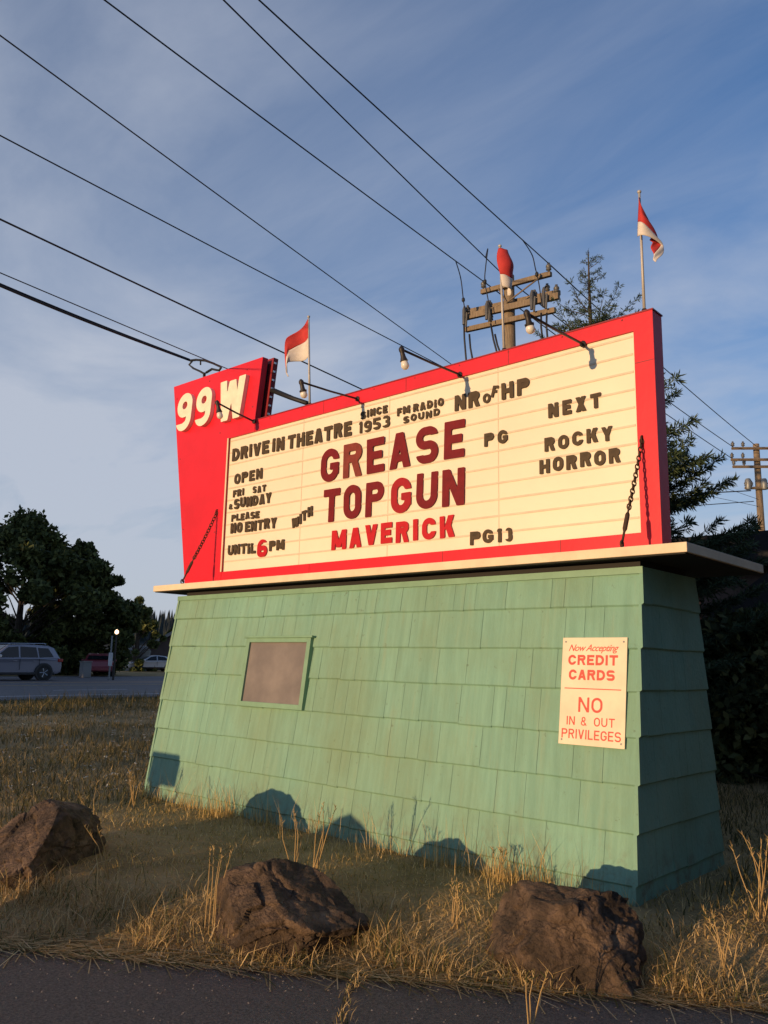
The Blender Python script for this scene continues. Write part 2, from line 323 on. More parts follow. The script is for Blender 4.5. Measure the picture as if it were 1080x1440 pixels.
rng = np.random.default_rng(3)
near = (X > -11) & (X < 5) & (Y > -7) & (Y < 5) & (sdist(X, Y) > .1)
Z = Z + near*rng.normal(0, .008, Z.shape)
nx, ny = len(gx), len(gy); idx = np.arange(nx*ny).reshape(ny, nx)
F = np.stack([idx[:-1, :-1], idx[:-1, 1:], idx[1:, 1:], idx[1:, :-1]], -1).reshape(-1, 4)
struct(raw_mesh('ground', np.stack([X, Y, Z], -1), F, M['ground']))
# driveway asphalt with a broken edge
ed = Vector((EN.y, -EN.x)); V = []; F = []
ts = np.concatenate([np.arange(-60, -6, 2.0), np.arange(-6, 6, .05), np.arange(6, 60, 2.0)])
for t in ts:
    j = .05*noise.noise((t*1.3, 0, 5))+.035*noise.noise((t*5, 3, 1))+.018*noise.noise((t*17, 7, 2)) if abs(t) < 7 else 0
    a = EP+ed*t+EN*j; b = EP+ed*t-EN*25
    V += [(a.x, a.y, -.202), (a.x-EN.x*.03, a.y-EN.y*.03, -.190), (b.x, b.y, -.19)]
n = len(ts)
for i in range(n-1):
    for k in range(2): F.append((i*3+k, i*3+k+1, (i+1)*3+k+1, (i+1)*3+k))
struct(raw_mesh('driveway', V, F, M['asphalt']))
# a grown-over crack and loose grit on the driveway
c0 = EP+ed*.03; V = []; F = []
for k in range(60):
    t = k*.05; p = c0-EN*t+ed*(.10*noise.noise((t*2.2, 5, 1))+.05*noise.noise((t*7, 2, 2))-.03*t); w = .012+.010*noise.noise((t*5, 1, 9))
    V += [(p.x-ed.x*w, p.y-ed.y*w, -.1862), (p.x+ed.x*w, p.y+ed.y*w, -.1862)]
for k in range(59): F.append((2*k, 2*k+1, 2*k+3, 2*k+2))
M['crackdirt'] = mat('crack_dirt', (.10, .075, .045), .95, var=.4, scale=40, bump=.8)
struct(raw_mesh('driveway_crack', V, F, M['crackdirt']))
CRACK = V
rg = np.random.default_rng(12); V = []; F = []
for k in range(1500):
    s_ = -abs(rg.exponential(.35)) if k % 3 else -rg.uniform(0, 3.5); t = rg.uniform(-4.5, 3); p = EP+ed*t+EN*s_; r = rg.uniform(.003, .009)*(1.5 if rg.uniform() < .08 else 1); o = len(V)
    for a in range(5): an = a*1.2566+rg.uniform(-.3, .3); V.append((p.x+r*math.cos(an), p.y+r*math.sin(an), -.1895))
    V.append((p.x, p.y, -.1895+r*rg.uniform(.5, .9)))
    for a in range(5): F.append((o+a, o+(a+1) % 5, o+5))
M['grit'] = mat('grit', (.20, .165, .13), .9, island=.5)
tag(raw_mesh('gravel', V, F, M['grit']), 'loose grit scattered on the asphalt of the driveway', 'gravel', kind='stuff')
# highway, running away beside the sign
o = MB().add([(ROADX0, -300, ROADZ), (ROADX1, -300, ROADZ), (ROADX1, 500, ROADZ), (ROADX0, 500, ROADZ)], [(0, 1, 2, 3)]).build('road', M['road']); struct(o)
mk = MB()
for x in (-22.6, -43.6): mk.add([(x-.09, -100, ROADZ+.004), (x+.09, -100, ROADZ+.004), (x+.09, 300, ROADZ+.004), (x-.09, 300, ROADZ+.004)], [(0, 1, 2, 3)])
for x in (-26.4, -39.8):
    for k in range(-8, 24): y = k*9.0; mk.add([(x-.08, y, ROADZ+.004), (x+.08, y, ROADZ+.004), (x+.08, y+3, ROADZ+.004), (x-.08, y+3, ROADZ+.004)], [(0, 1, 2, 3)])
struct(mk.build('road_markings', M['white']))
mk = MB()
for x in (-31.2, -34.8): mk.add([(x-.09, -100, ROADZ+.004), (x+.09, -100, ROADZ+.004), (x+.09, 300, ROADZ+.004), (x-.09, 300, ROADZ+.004)], [(0, 1, 2, 3)])
struct(mk.build('road_centre_lines', M['yellow']))
# wooded ridge far off
V = []; F = []; rng = np.random.default_rng(5)
P0 = np.array([-700., -250.]); P1 = np.array([-150., 760.]); K = 260
for i in range(K):
    t = i/(K-1); p = P0+(P1-P0)*t; hh = 34+16*math.sin(t*9+1.0)+9*noise.noise((t*14, 1, 0))
    q = p+np.array([-.88, .48])*180
    V += [(p[0], p[1], -1), ((p[0]+q[0])/2, (p[1]+q[1])/2, hh*.75), (q[0], q[1], hh)]
for i in range(K-1):
    for k in range(2): F.append((i*3+k, (i+1)*3+k, (i+1)*3+k+1, i*3+k+1))
M['ridge'] = mat('far_forest', (.030, .040, .036), 1, var=.35, scale=.06, bump=0)
struct(raw_mesh('hill', V, F, M['ridge']))
V = []; F = []
for i in range(2600):                                     # its conifers, beyond counting
    t = rng.uniform(.05, .75); k = rng.uniform(.25, 1); p = P0+(P1-P0)*t+np.array([-.88, .48])*180*k
    hh = (34+16*math.sin(t*9+1.0)+9*noise.noise((t*14, 1, 0)))*(k*1.5 if k < .5 else .75+.25*(k-.5)*2)
    H = rng.uniform(9, 17); w = H*.17; o = len(V)
    for j in range(5): a = j*2*math.pi/5+rng.uniform(0, 1); V.append((p[0]+w*math.cos(a), p[1]+w*math.sin(a), hh-2))
    V.append((p[0], p[1], hh+H))
    for j in range(5): F.append((o+j, o+(j+1) % 5, o+5))
tag(raw_mesh('distant_conifers', V, F, M['ridge']), 'dark conifer forest along the far ridge line', 'forest', kind='stuff')

# ------------------------------------------------------------------ the shingled base
BW, BH, BC, BD = 6.061, 2.3557, .3143, 1.6256
yb = lambda z: BC*z/BH                                      # battered front plane
slope = Vector((0, BC, BH)).normalized(); NF = Vector((0, -BH, BC)).normalized()
courses = [-.22, .102, .432, .758, 1.087, 1.410, 1.722, 2.052, 2.352]
base = thing('shingled_base', 'tall green shingled base with sloping walls carrying the red marquee sign', 'sign base', (-BW/2, .8, 0))
random.seed(11)
core = MB().hexa([(-BW+.02, .03, -.3), (-.02, .03, -.3), (-.02, BD-.03, -.3), (-BW+.02, BD-.03, -.3)],
                 [(-BW+.02, BC+.03, BH-.003), (-.02, BC+.03, BH-.003), (-.02, BD-BC-.03, BH-.003), (-BW+.02, BD-BC-.03, BH-.003)])
core.build('core', M['greentrim'], base)
def shingles(face):
    """one wall of overlapping wedge shingles. face: maps (a, z, out) to a point; span(z) gives its ends"""
    P, span = face; mb = MB()
    for ci in range(len(courses)-1):
        z0, z1 = courses[ci], courses[ci+1]; l0, r0_ = span(z0); l1, r1_ = span(z1)
        cuts = [0.0]; Lm = r0_-l0
        while cuts[-1] < Lm-.16:
            w = random.choice([random.uniform(.10, .2), random.uniform(.2, .34), random.uniform(.3, .5)]); cuts.append(min(cuts[-1]+w, Lm))
        if Lm-cuts[-1] > 1e-6: cuts[-1] = Lm
        for k in range(len(cuts)-1):
            a0 = l0+cuts[k]+(.0014 if k else 0); a1 = l0+cuts[k+1]-(.0014 if k < len(cuts)-2 else 0)
            b0 = a0 if k else l1; b1 = a1 if k < len(cuts)-2 else r1_
            b0 = max(b0, l1); b1 = min(b1, r1_)
            if b1-b0 < .01: continue
            dz = random.gauss(0, .0018); dl = .012*(1-(a0-l0)/Lm) if ci else 0; ot = random.uniform(.0195, .0225); zt = z1+.012
            if ci == len(courses)-2: zt = z1
            zb_ = z0+dz+dl; sk = random.gauss(0, .0022)        # butt end hollowed below, so the course line reads
            q = []
            for aa, bb, e in ((a0, b0, 0), (a1, b1, sk)): q += [P(aa, zb_+e, -.02), P(aa, zb_+e, ot-.012), P(aa, zb_+e+.0105, ot), P(bb, zt, .004), P(bb, zt, -.02)]
            mb.add(q, [(0, 1, 2, 3, 4), (9, 8, 7, 6, 5)]+[(i, i+5, (i+1) % 5+5, (i+1) % 5) for i in range(5)])
    return mb
fF = (lambda a, z, o: Vector((a, yb(z), z))+NF*o, lambda z: (-BW, 0.0))
fR = (lambda a, z, o: Vector((o, a, z)), lambda z: (yb(z)-.021, BD-yb(z)+.018))
fL = (lambda a, z, o: Vector((-BW-o, a, z)), lambda z: (yb(z)-.021, BD-yb(z)+.018))
NB = Vector((0, BH, BC)).normalized()
fB = (lambda a, z, o: Vector((a, BD-yb(z), z))+NB*o, lambda z: (-BW, 0.0))
shingles(fF).build('front_wall', M['green'], base)
shingles(fR).build('side_wall', M['green'], base); shingles(fL).build('side_wall', M['green'], base); shingles(fB).build('back_wall', M['green'], base)
MB().box((-BW-.01, BC-.035, 2.30), (.01, BC-.012, 2.353)).build('frieze_board', M['greentrim'], base)
MB().box((-BW+.05, BC+.06, BH-.002), (-.05, BD-BC-.06, 2.4215)).build('shade_block', M['dark'], base)  # black inset painting the shade of the recess below the shelf
sh = MB().box((-6.461, .1705, 2.422), (.3995, 1.862, 2.4955)).build('shelf', M['shelf'], base, bevel=.004)
lip = MB()
MB().box((-6.44, .19, 2.412), (.38, 1.84, 2.4215)).build('underside_shade', M['dark'], base)  # thin black sheet: shade below the shelf put into the colour
# vent opening in the front wall
def wallpt(x, z, o): return Vector((x, yb(z), z))+NF*o
def wallbox(mb, x0, x1, z0, z1, o0, o1):
    mb.hexa([wallpt(x0, z0, o1), wallpt(x1, z0, o1), wallpt(x1, z0, o0), wallpt(x0, z0, o0)], [wallpt(x0, z1, o1), wallpt(x1, z1, o1), wallpt(x1, z1, o0), wallpt(x0, z1, o0)]); return mb
fr = MB(); x0, x1, z0, z1 = -4.555, -3.525, 1.100, 1.822
wallbox(fr, x0, x0+.055, z0, z1, 0, .060); wallbox(fr, x1-.055, x1, z0, z1, 0, .060)
wallbox(fr, x0+.055, x1-.055, z0, z0+.05, 0, .060); wallbox(fr, x0+.055, x1-.055, z1-.045, z1, 0, .060)
wallbox(fr, x0-.03, x1+.03, z1, z1+.022, 0, .075)
win = fr.build('window_frame', M['greentrim'], base, bevel=.003)
pn = wallbox(MB(), x0+.055, x1-.055, z0+.05, z1-.045, 0, .034).build('pane', M['screen'])
pn.parent = win; pn.matrix_parent_inverse = Matrix.Translation(-Vector(base.location)) @ Matrix()
pn.matrix_parent_inverse = win.matrix_parent_inverse.inverted() @ Matrix.Translation(-Vector(base.location)) if False else Matrix()

# ------------------------------------------------------------------ lettering made of strokes
def seg(x0, y0, x1, y1, w):
    L = math.hypot(x1-x0, y1-y0); ux, uy = (x1-x0)/L, (y1-y0)/L; cx, cy = (x0+x1)/2, (y0+y1)/2
    def f(X, Y):
        a = np.abs((X-cx)*ux+(Y-cy)*uy)-L/2; b = np.abs(-(X-cx)*uy+(Y-cy)*ux)-w/2
        return np.hypot(np.maximum(a, 0), np.maximum(b, 0))+np.minimum(np.maximum(a, b), 0)
    return f
def poly(pts):
    n = len(pts)
    def f(X, Y):
        d = None
        for i in range(n):
            (x0, y0), (x1, y1) = pts[i], pts[(i+1) % n]; L = math.hypot(x1-x0, y1-y0)
            e = ((X-x0)*(y1-y0)-(Y-y0)*(x1-x0))/L; d = e if d is None else np.maximum(d, e)
        return d
    return f
def ring(x0, y0, x1, y1, s, rr=None, clip=None, cut=None):
    cx, cy = (x0+x1)/2, (y0+y1)/2; hx, hy = (x1-x0)/2-s/2, (y1-y0)/2-s/2; r = min(hx, hy) if rr is None else min(rr, hx, hy)
    def f(X, Y):
        qx, qy = np.abs(X-cx)-(hx-r), np.abs(Y-cy)-(hy-r)
        d = np.abs(np.hypot(np.maximum(qx, 0), np.maximum(qy, 0))+np.minimum(np.maximum(qx, qy), 0)-r)-s/2
        if clip is not None: d = np.maximum(d, clip(X, Y))
        if cut is not None: d = np.maximum(d, -cut(X, Y))
        return d
    return f
B_ = lambda x0, y0, x1, y1: (lambda X, Y: np.maximum(np.maximum(x0-X, X-x1), np.maximum(y0-Y, Y-y1)))   # box region
def glyph(ch, w, h, s):
    a = s/2; BIG = 9*h; v = lambda x: seg(x, 0, x, h, s); hb = lambda y, x0=0, x1=w: seg(x0, y, x1, y, s)
    def diag(xa, ya, xb, yb_, t): return poly([(xa, ya), (xa+t, ya), (xb+t, yb_), (xb, yb_)]) if yb_ > ya else poly([(xb, yb_), (xb+t, yb_), (xa+t, ya), (xa, ya)])
    t = s*1.08
    if ch == 'A': return [diag(0, 0, w/2-t*.55, h, t), diag(w-t, 0, w/2-t*.45, h, t), seg(w*.22, h*.29, w*.78, h*.29, s*.9)]
    if ch == 'B': return [v(a), ring(-2*w, h*.5-a, w*.95, h, s, clip=lambda X, Y: a-X), ring(-2*w, 0, w, h*.5+a, s, clip=lambda X, Y: a-X)]
    if ch in 'CG':
        L = [ring(0, 0, w, h, s, cut=B_(w*.5, h*(.36 if ch == 'C' else .44), BIG, h*.66))]
        if ch == 'G': L += [seg(w*.52, h*.46, w, h*.46, s*.9), seg(w-a, h*.2, w-a, h*.46+s*.45, s)]
        return L
    if ch == 'D': return [v(a), ring(-2*w, 0, w, h, s, rr=w*.55, clip=lambda X, Y: a-X)]
    if ch == 'E': return [v(a), hb(a), hb(h-a), hb(h*.51, 0, w*.88)]
    if ch == 'F': return [v(a), hb(h-a), hb(h*.51, 0, w*.85)]
    if ch == 'H': return [v(a), v(w-a), hb(h*.5)]
    if ch in 'I1':
        L = [v(w/2)]
        return L if ch == 'I' else L+[diag(w/2-a-s*.55, h*.78, w/2-a, h, s*.6)]
    if ch == 'K': return [v(a), diag(s*.9, h*.38, w-t*1.1, h, t*1.1), diag(w-t*1.05, 0, w*.36, h*.58, t*1.1)]
    if ch == 'L': return [v(a), hb(a)]
    if ch == 'M': return [v(a), v(w-a), diag(w/2-t*.5, h*.12, s*.1, h, t), diag(w/2-t*.5, h*.12, w-t-s*.1, h, t)]
    if ch == 'N': return [v(a), v(w-a), diag(w-t, 0, 0, h, t)]
    if ch in 'Oo': return [ring(0, 0, w, h, s)]
    if ch == 'P': return [v(a), ring(-2*w, h*.42, w, h, s, clip=lambda X, Y: a-X)]
    if ch == 'R': return [v(a), ring(-2*w, h*.44, w*.97, h, s, clip=lambda X, Y: a-X), diag(w-t, 0, w*.42, h*.5, t)]
    if ch in 'S5':
        lo = ring(0, 0, w, h*.5+a, s, cut=B_(-BIG, h*.24, w*.5, BIG))
        if ch == 'S': return [lo, ring(0, h*.5-a, w, h, s, cut=B_(w*.5, -BIG, BIG, h*.76))]
        return [ring(0, 0, w, h*.62, s, cut=B_(-BIG, h*.22, w*.42, h*.48)), hb(h-a, 0, w*.95), seg(a, h*.47, a, h, s)]
    if ch == '3': return [ring(0, 0, w, h*.5+a, s, cut=B_(-BIG, h*.2, w*.45, BIG)), ring(w*.04, h*.5-a, w*.97, h, s, cut=B_(-BIG, -BIG, w*.45, h*.8))]
    if ch == 'T': return [v(w/2), hb(h-a)]
    if ch == 'U': return [ring(0, 0, w, h*3, s, clip=lambda X, Y: Y-h)]
    if ch == 'V': return [diag(w/2-t*.5, 0, 0, h, t), diag(w/2-t*.5, 0, w-t, h, t)]
    if ch == 'W':
        q = w*.27; return [diag(q-t*.5, 0, 0, h, t), diag(q-t*.5, 0, w/2-t*.5, h*.96, t), diag(w-q-t*.5, 0, w/2-t*.5, h*.96, t), diag(w-q-t*.5, 0, w-t, h, t)]
    if ch == 'X': return [diag(0, 0, w-t*1.1, h, t*1.1), diag(w-t*1.1, 0, 0, h, t*1.1)]
    if ch == 'Y': return [diag(w/2-t*.5, h*.4, 0, h, t), diag(w/2-t*.5, h*.4, w-t, h, t), seg(w/2, 0, w/2, h*.46, s)]
    if ch in '96':
        L = [ring(0, h*.36, w, h, s), ring(0, 0, w, h, s, cut=B_(-BIG, h*.2, w*.5, BIG))]
        if ch == '9': return L
        return [(lambda g: (lambda X, Y: g(w-X, h-Y)))(g) for g in L]
    if ch == '&': return [ring(w*.12, h*.5-a, w*.72, h, s*.85), ring(0, 0, w*.82, h*.5+a, s*.85, cut=B_(w*.45, h*.3, BIG, BIG)), diag(w-t, 0, w*.16, h*.66, t*.85)]
    raise KeyError(ch)
def glyph_mesh(mb, ch, w, h, s, front, place, shear=0, res=30, depth=.016, grow=0):
    """marching squares over the stroke distance field -> front face, back face and rim"""
    fs = glyph(ch, w, h, s); g = h/res; m = 1.5*g
    xs = np.arange(-m, w+m+g, g); ys = np.arange(-m, h+m+g, g); X, Y = np.meshgrid(xs, ys); d = None
    for f in fs: e = f(X, Y); d = e if d is None else np.minimum(d, e)
    d = np.where(np.abs(d) < g*1e-3, g*1e-3, d); d -= grow
    vid = {}; vs = []; faces = []; rim = []
    def vt(key, x, y):
        if key not in vid: vid[key] = len(vs); vs.append((x+shear*y, y))
        return vid[key]
    ny, nx = d.shape
    for i in range(ny-1):
        for j in range(nx-1):
            c = [(j, i), (j+1, i), (j+1, i+1), (j, i+1)]; val = [d[q[1], q[0]] for q in c]
            if min(val) >= 0: continue
            pg = []
            for k in range(4):
                (ja, ia), (jb, ib) = c[k], c[(k+1) % 4]; va, vb = val[k], val[(k+1) % 4]
                if va < 0: pg.append((vt((ja, ia), xs[ja], ys[ia]), 0))
                if (va < 0) != (vb < 0):
                    t = va/(va-vb); key = tuple(sorted(((ja, ia), (jb, ib))))
                    pg.append((vt(key, xs[ja]+(xs[jb]-xs[ja])*t, ys[ia]+(ys[ib]-ys[ia])*t), 1))
            if len(pg) >= 3:
                faces.append([p[0] for p in pg])
                for k in range(len(pg)):
                    if pg[k][1] and pg[(k+1) % len(pg)][1]: rim.append((pg[k][0], pg[(k+1) % len(pg)][0]))
    n = len(vs)
    # directed edges met once are the outline
    cnt = {}
    for f in faces:
        for k in range(len(f)): cnt[(f[k], f[(k+1) % len(f)])] = 1
    rim = [e for e in cnt if (e[1], e[0]) not in cnt]
    mb.add([place(x, y, front) for x, y in vs]+[place(x, y, front-depth) for x, y in vs],
           [tuple(f) for f in faces]+[tuple(i+n for i in reversed(f)) for f in faces]+[(a_, a_+n, b_+n, b_) for a_, b_ in rim])
def layout(word, x0, x1, h, sr, gap):
    """letter boxes filling x0..x1"""
    s = h*sr; rel = {'I': None, '1': None, 'M': 1.28, 'W': 1.35, 'E': .88, 'F': .86, 'L': .84, 'o': .9}
    k = sum(rel.get(c, 1) or 0 for c in word)+gap*(len(word)-1); fixed = sum(s*1.15 for c in word if rel.get(c, 1) is None)
    u = (x1-x0-fixed)/k if k else 0; out = []; x = x0
    for c in word:
        w = s*1.15 if rel.get(c, 1) is None else rel.get(c, 1)*u; out.append((c, x, w)); x += w+gap*u
    return out, s
# ------------------------------------------------------------------ the red marquee
SY = .68
sign = thing('marquee_sign', 'red drive-in marquee with cream reader board and slanted numeral wing', 'marquee', (-3, .76, 2.4955))
PL, PR, PB, PT = -5.715, -.162, 2.676, 4.415; ZB = 2.4975; ZT = 4.560
FY0, FY1 = SY-.022, SY+.16
cab = MB()
cab.prism_xz([(-5.19, PT), (PR, PT), (PR, ZT), (-5.19, ZT)], FY0, FY1)
cab.prism_xz([(PL, ZB), (PR, ZB), (PR, PB), (PL, PB)], FY0, FY1)
cab.prism_xz([(PR, ZB), (.012, ZB), (.012, ZT), (PR, ZT)], FY0, FY1)
cab.prism_xz([(PL, PB), (PR, PB), (PR, PT), (PL, PT)], SY+.02, FY1)
cab.build('cabinet', M['red'], sign)
MB().box((-5.17, SY-.03, ZT), (.02, SY+.17, ZT+.012)).build('top_cap', M['reddark'], sign)
wing = [(-6.475, ZB), (PL, ZB), (PL, PT), (-5.19, PT), (-5.19, 4.60), (-5.092, 5.378), (-7.054, 5.402)]
MB().prism_xz(wing, FY0-.004, SY+.06).build('wing', M['red'], sign)
MB().prism_xz([(-6.455, ZB), (-5.95, ZB), (-5.15, 4.57), (-5.045, 5.40), (-7.03, 5.425)], SY+.115, SY+.19).build('rear_wing', M['reddark'], sign)
MB().prism_xz([(-6.40, ZB), (-5.90, ZB), (-5.25, 4.5), (-5.13, 5.33), (-6.96, 5.36)], SY+.061, SY+.114).build('wing_gap_shade', M['dark'], sign)  # black filler painting the shaded gap between the two boards
for k in range(7):
    z = 4.66+k*.11; x = -5.092+.126*(z-5.378)
    stud = MB(); stud.box((x+.036, SY+.125, z), (x+.056, SY+.16, z+.025)); stud.build('edge_bolt', M['chrome'], sign)
for x, z0_, z1__ in ((-3.95, PT, ZT), (-2.70, PT, ZT), (-1.42, PT, ZT), (-4.1, ZB, PB), (-2.2, ZB, PB), (-.9, ZB, PB)):
    MB().box((x-.003, FY0-.0022, z0_+.003), (x+.003, FY0-.0003, z1__-.003)).build('sheet_seam', M['reddark'], sign)
MB().box((-.158, FY0-.0022, 4.12), (.009, FY0-.0003, 4.126)).build('sheet_seam', M['reddark'], sign)
for k in range(9):
    x = -4.9+.58*k; MB().lathe([(.009, 0), (.008, .003), (.003, .005)], (x, FY0-.0003, ZT-.022), (0, -1, 0), 8).build('screw', M['reddark'], sign)
for x, z in ((-6.60, 3.3), (-6.78, 4.3), (-6.95, 5.2), (-6.2, 5.30), (-5.4, 5.28), (-5.9, 4.52), (-5.9, 3.2), (-5.25, 4.75)):
    MB().lathe([(.011, 0), (.010, .003), (.003, .005)], (x, FY0-.0043, z), (0, -1, 0), 8).build('screw', M['reddark'], sign)
pnl = MB().box((PL+.0015, SY, PB+.0015), (PR-.0015, SY+.019, PT-.0015)).build('letter_panel', M['cream'], sign)
def child(mb, name, m, par, **k):
    global WORLD_PARTS
    o = mb.build(name, m, None, **k); o.parent = par; return o
zr = 4.378; k = 0
for k in range(11):
    z = 4.378-.157*k
    if z < PB+.03: break
    child(MB().box((PL+.02, SY-.006, z-.011), (PR-.02, SY-.0005, z+.007)), 'rail', M['rail'], pnl)  # rail deepened so that its soft shadow is part of the strip
for x in (-4.30, -2.945, -1.555): child(MB().box((x-.004, SY-.0035, PB+.004), (x+.004, SY-.0006, PT-.004)), 'seam', M['rail'], pnl)
child(MB().prism_xz([(PL-.012, PB), (PL+.012, PB), (PL+.012, PT), (PL-.012, PT)], FY0-.012, FY0-.0045), 'panel_edge', M['shelf'], pnl)
# raised numerals on the wing
def put(x0, z0, rot=0):
    c_, s_ = math.cos(rot), math.sin(rot)
    return lambda x, y, o: Vector((x0+x*c_-y*s_, SY-o, z0+x*s_+y*c_))
for ch, x0, w, z0, h, s, shr in (('9', -6.865, .345, 4.675, .53, .115, .09), ('9', -6.425, .345, 4.668, .53, .115, .09), ('W', -5.895, .53, 4.640, .55, .125, .045)):
    mb = MB(); glyph_mesh(mb, ch, w, h, s, .085, put(x0, z0), shear=shr, res=44, depth=.058); mb.build('numeral', M['num'], sign)

# changeable letters: each can be lifted off its rail
WORDS = [
 ('DRIVE', -5.632, -4.912, 4.095, .166, .27, .20, 'black', 'of the word DRIVE'),
 ('IN', -4.850, -4.628, 4.088, .170, .27, .22, 'black', 'in the word IN between DRIVE and THEATRE'),
 ('THEATRE', -4.564, -3.497, 4.078, .172, .27, .20, 'black', 'of the word THEATRE'),
 ('SINCE', -3.362, -2.968, 4.232, .088, .28, .28, 'black', 'in the small word SINCE above the year'),
 ('1953', -3.372, -2.930, 4.070, .132, .24, .26, 'black', 'in the year 1953 below SINCE'),
 ('FM', -2.826, -2.652, 4.170, .086, .28, .26, 'black', 'in the small word FM right of SINCE'),
 ('RADIO', -2.606, -2.206, 4.168, .086, .28, .30, 'black', 'in the small word RADIO above SOUND'),
 ('SOUND', -2.739, -2.257, 4.068, .078, .28, .34, 'black', 'in the small word SOUND below RADIO'),
 ('NR', -2.064, -1.760, 4.070, .162, .27, .26, 'black', 'of the pair NR'),
 ('HP', -1.505, -1.200, 4.076, .162, .27, .28, 'black', 'of the pair HP'),
 ('GREASE', -3.972, -1.944, 3.592, .385, .225, .26, 'maroon', 'in the upper big red row'),
 ('TOP', -3.912, -2.998, 3.122, .378, .225, .26, 'maroon', 'in the left word of the middle big red row'),
 ('GUN', -2.890, -1.944, 3.116, .374, .225, .24, 'maroon', 'in the right word of the middle big red row'),
 ('MAVERICK', -3.760, -2.062, 2.806, .220, .27, .30, 'bright', 'in the lowest red row'),
 ('PG', -1.708, -1.444, 3.648, .130, .27, .42, 'black', 'in PG right of the upper red row'),
 ('PG', -1.876, -1.612, 2.712, .130, .27, .24, 'black', 'of PG beside the lowest red row'),
 ('13', -1.560, -1.402, 2.712, .130, .27, .55, 'black', 'of the number beside the lowest red row'),
 ('OPEN', -5.560, -5.014, 3.782, .137, .26, .28, 'black', 'in the word OPEN at the left of the panel'),
 ('FRI', -5.572, -5.358, 3.617, .092, .28, .30, 'black', 'in the small word FRI above SUNDAY'),
 ('SAT', -5.182, -4.934, 3.618, .086, .28, .42, 'black', 'in the small word SAT above SUNDAY'),
 ('&', -5.642, -5.566, 3.469, .070, .24, 0, 'black', 'before SUNDAY'),
 ('SUNDAY', -5.542, -4.824, 3.463, .130, .27, .20, 'black', 'in the word SUNDAY'),
 ('PLEASE', -5.580, -5.036, 3.302, .090, .28, .28, 'black', 'in the small word PLEASE above NO ENTRY'),
 ('NO', -5.584, -5.356, 3.152, .133, .27, .22, 'black', 'in the word NO before ENTRY'),
 ('ENTRY', -5.296, -4.707, 3.144, .130, .27, .20, 'black', 'in the word ENTRY'),
 ('UNTIL', -5.618, -5.075, 2.876, .130, .27, .20, 'black', 'in the word UNTIL at the lower left'),
 ('6', -5.040, -4.856, 2.816, .214, .27, 0, 'bright', 'between UNTIL and PM'),
 ('PM', -4.818, -4.552, 2.875, .125, .29, .20, 'black', 'in PM at the lower left'),
 ('NEXT', -1.003, -.482, 3.804, .135, .27, .42, 'black', 'of the word NEXT'),
 ('ROCKY', -1.048, -.385, 3.494, .128, .27, .34, 'black', 'of the word directly below NEXT'),
 ('HORROR', -1.104, -.323, 3.292, .130, .27, .32, 'black', 'of the word two rows below NEXT'),
]
ORD = ['first', 'second', 'third', 'fourth', 'fifth', 'sixth', 'seventh', 'eighth']
random.seed(4)
def letter(ch, w, h, s, x, z, m, label, rot=0, shear=0, grp=None):
    mb = MB(); cx, cz = x+w/2, z
    glyph_mesh(mb, ch, w, h, s, .004, lambda a, b, o: Vector((a-w/2, -o, b)), shear=shear, res=34 if h > .2 else 24, depth=.007)
    ob = mb.build('marquee_letter', m); ob.location = (cx, SY-.014, cz); ob.rotation_euler = (rad(random.gauss(0, .6)), rot, 0)
    tag(ob, label, 'letter', grp or 'changeable letters on the reader board'); return ob
for word, x0, x1, z, h, sr, gap, col, where in WORDS:
    L, s = layout(word, x0, x1, h, sr, gap)
    for k, (ch, x, w) in enumerate(L):
        m = M[col]; cn = {'black': 'black', 'maroon': 'dark red', 'bright': 'bright red'}[col]
        if word == 'GREASE' and ch == 'R': m = M['maroonfade']; cn = 'faded brownish red'
        if word == 'GUN' and ch == 'G': m = M['midred']; cn = 'bright red'
        kind = 'digit' if ch.isdigit() else 'ampersand' if ch == '&' else 'letter'
        what = f'{cn} {kind}'+('' if ch == '&' else f' {ch}')
        lab = f'{what}, {ORD[k]} {"digit" if ch.isdigit() else "letter"} {where}' if len(word) > 1 else f'{what} {where}'
        if len(word) == 1: lab = {'&': 'small black ampersand directly before SUNDAY', '6': 'bright red digit 6 between UNTIL and PM'}[ch]
        letter(ch, w, h, s, x, z+random.gauss(0, .0035), m, lab, rot=rad(random.gauss(0, .7)))
letter('o', .085, .098, .026, -1.715, 4.082, M['black'], 'small black o tilted between NR and the raised F', rot=rad(-8))
letter('F', .066, .115, .028, -1.632, 4.124, M['black'], 'small raised black F leaning between the o and HP', rot=rad(10), shear=.1)
for ch, x, z, w, k in (('W', -4.432, 3.118, .125, 0), ('I', -4.300, 3.150, .032, 1), ('T', -4.260, 3.182, .082, 2), ('H', -4.165, 3.220, .082, 3)):
    letter(ch, w, .118, .032, x, z, M['black'], f'black letter {ch}, {ORD[k]} of the climbing word WITH', rot=rad(-8), shear=.10)

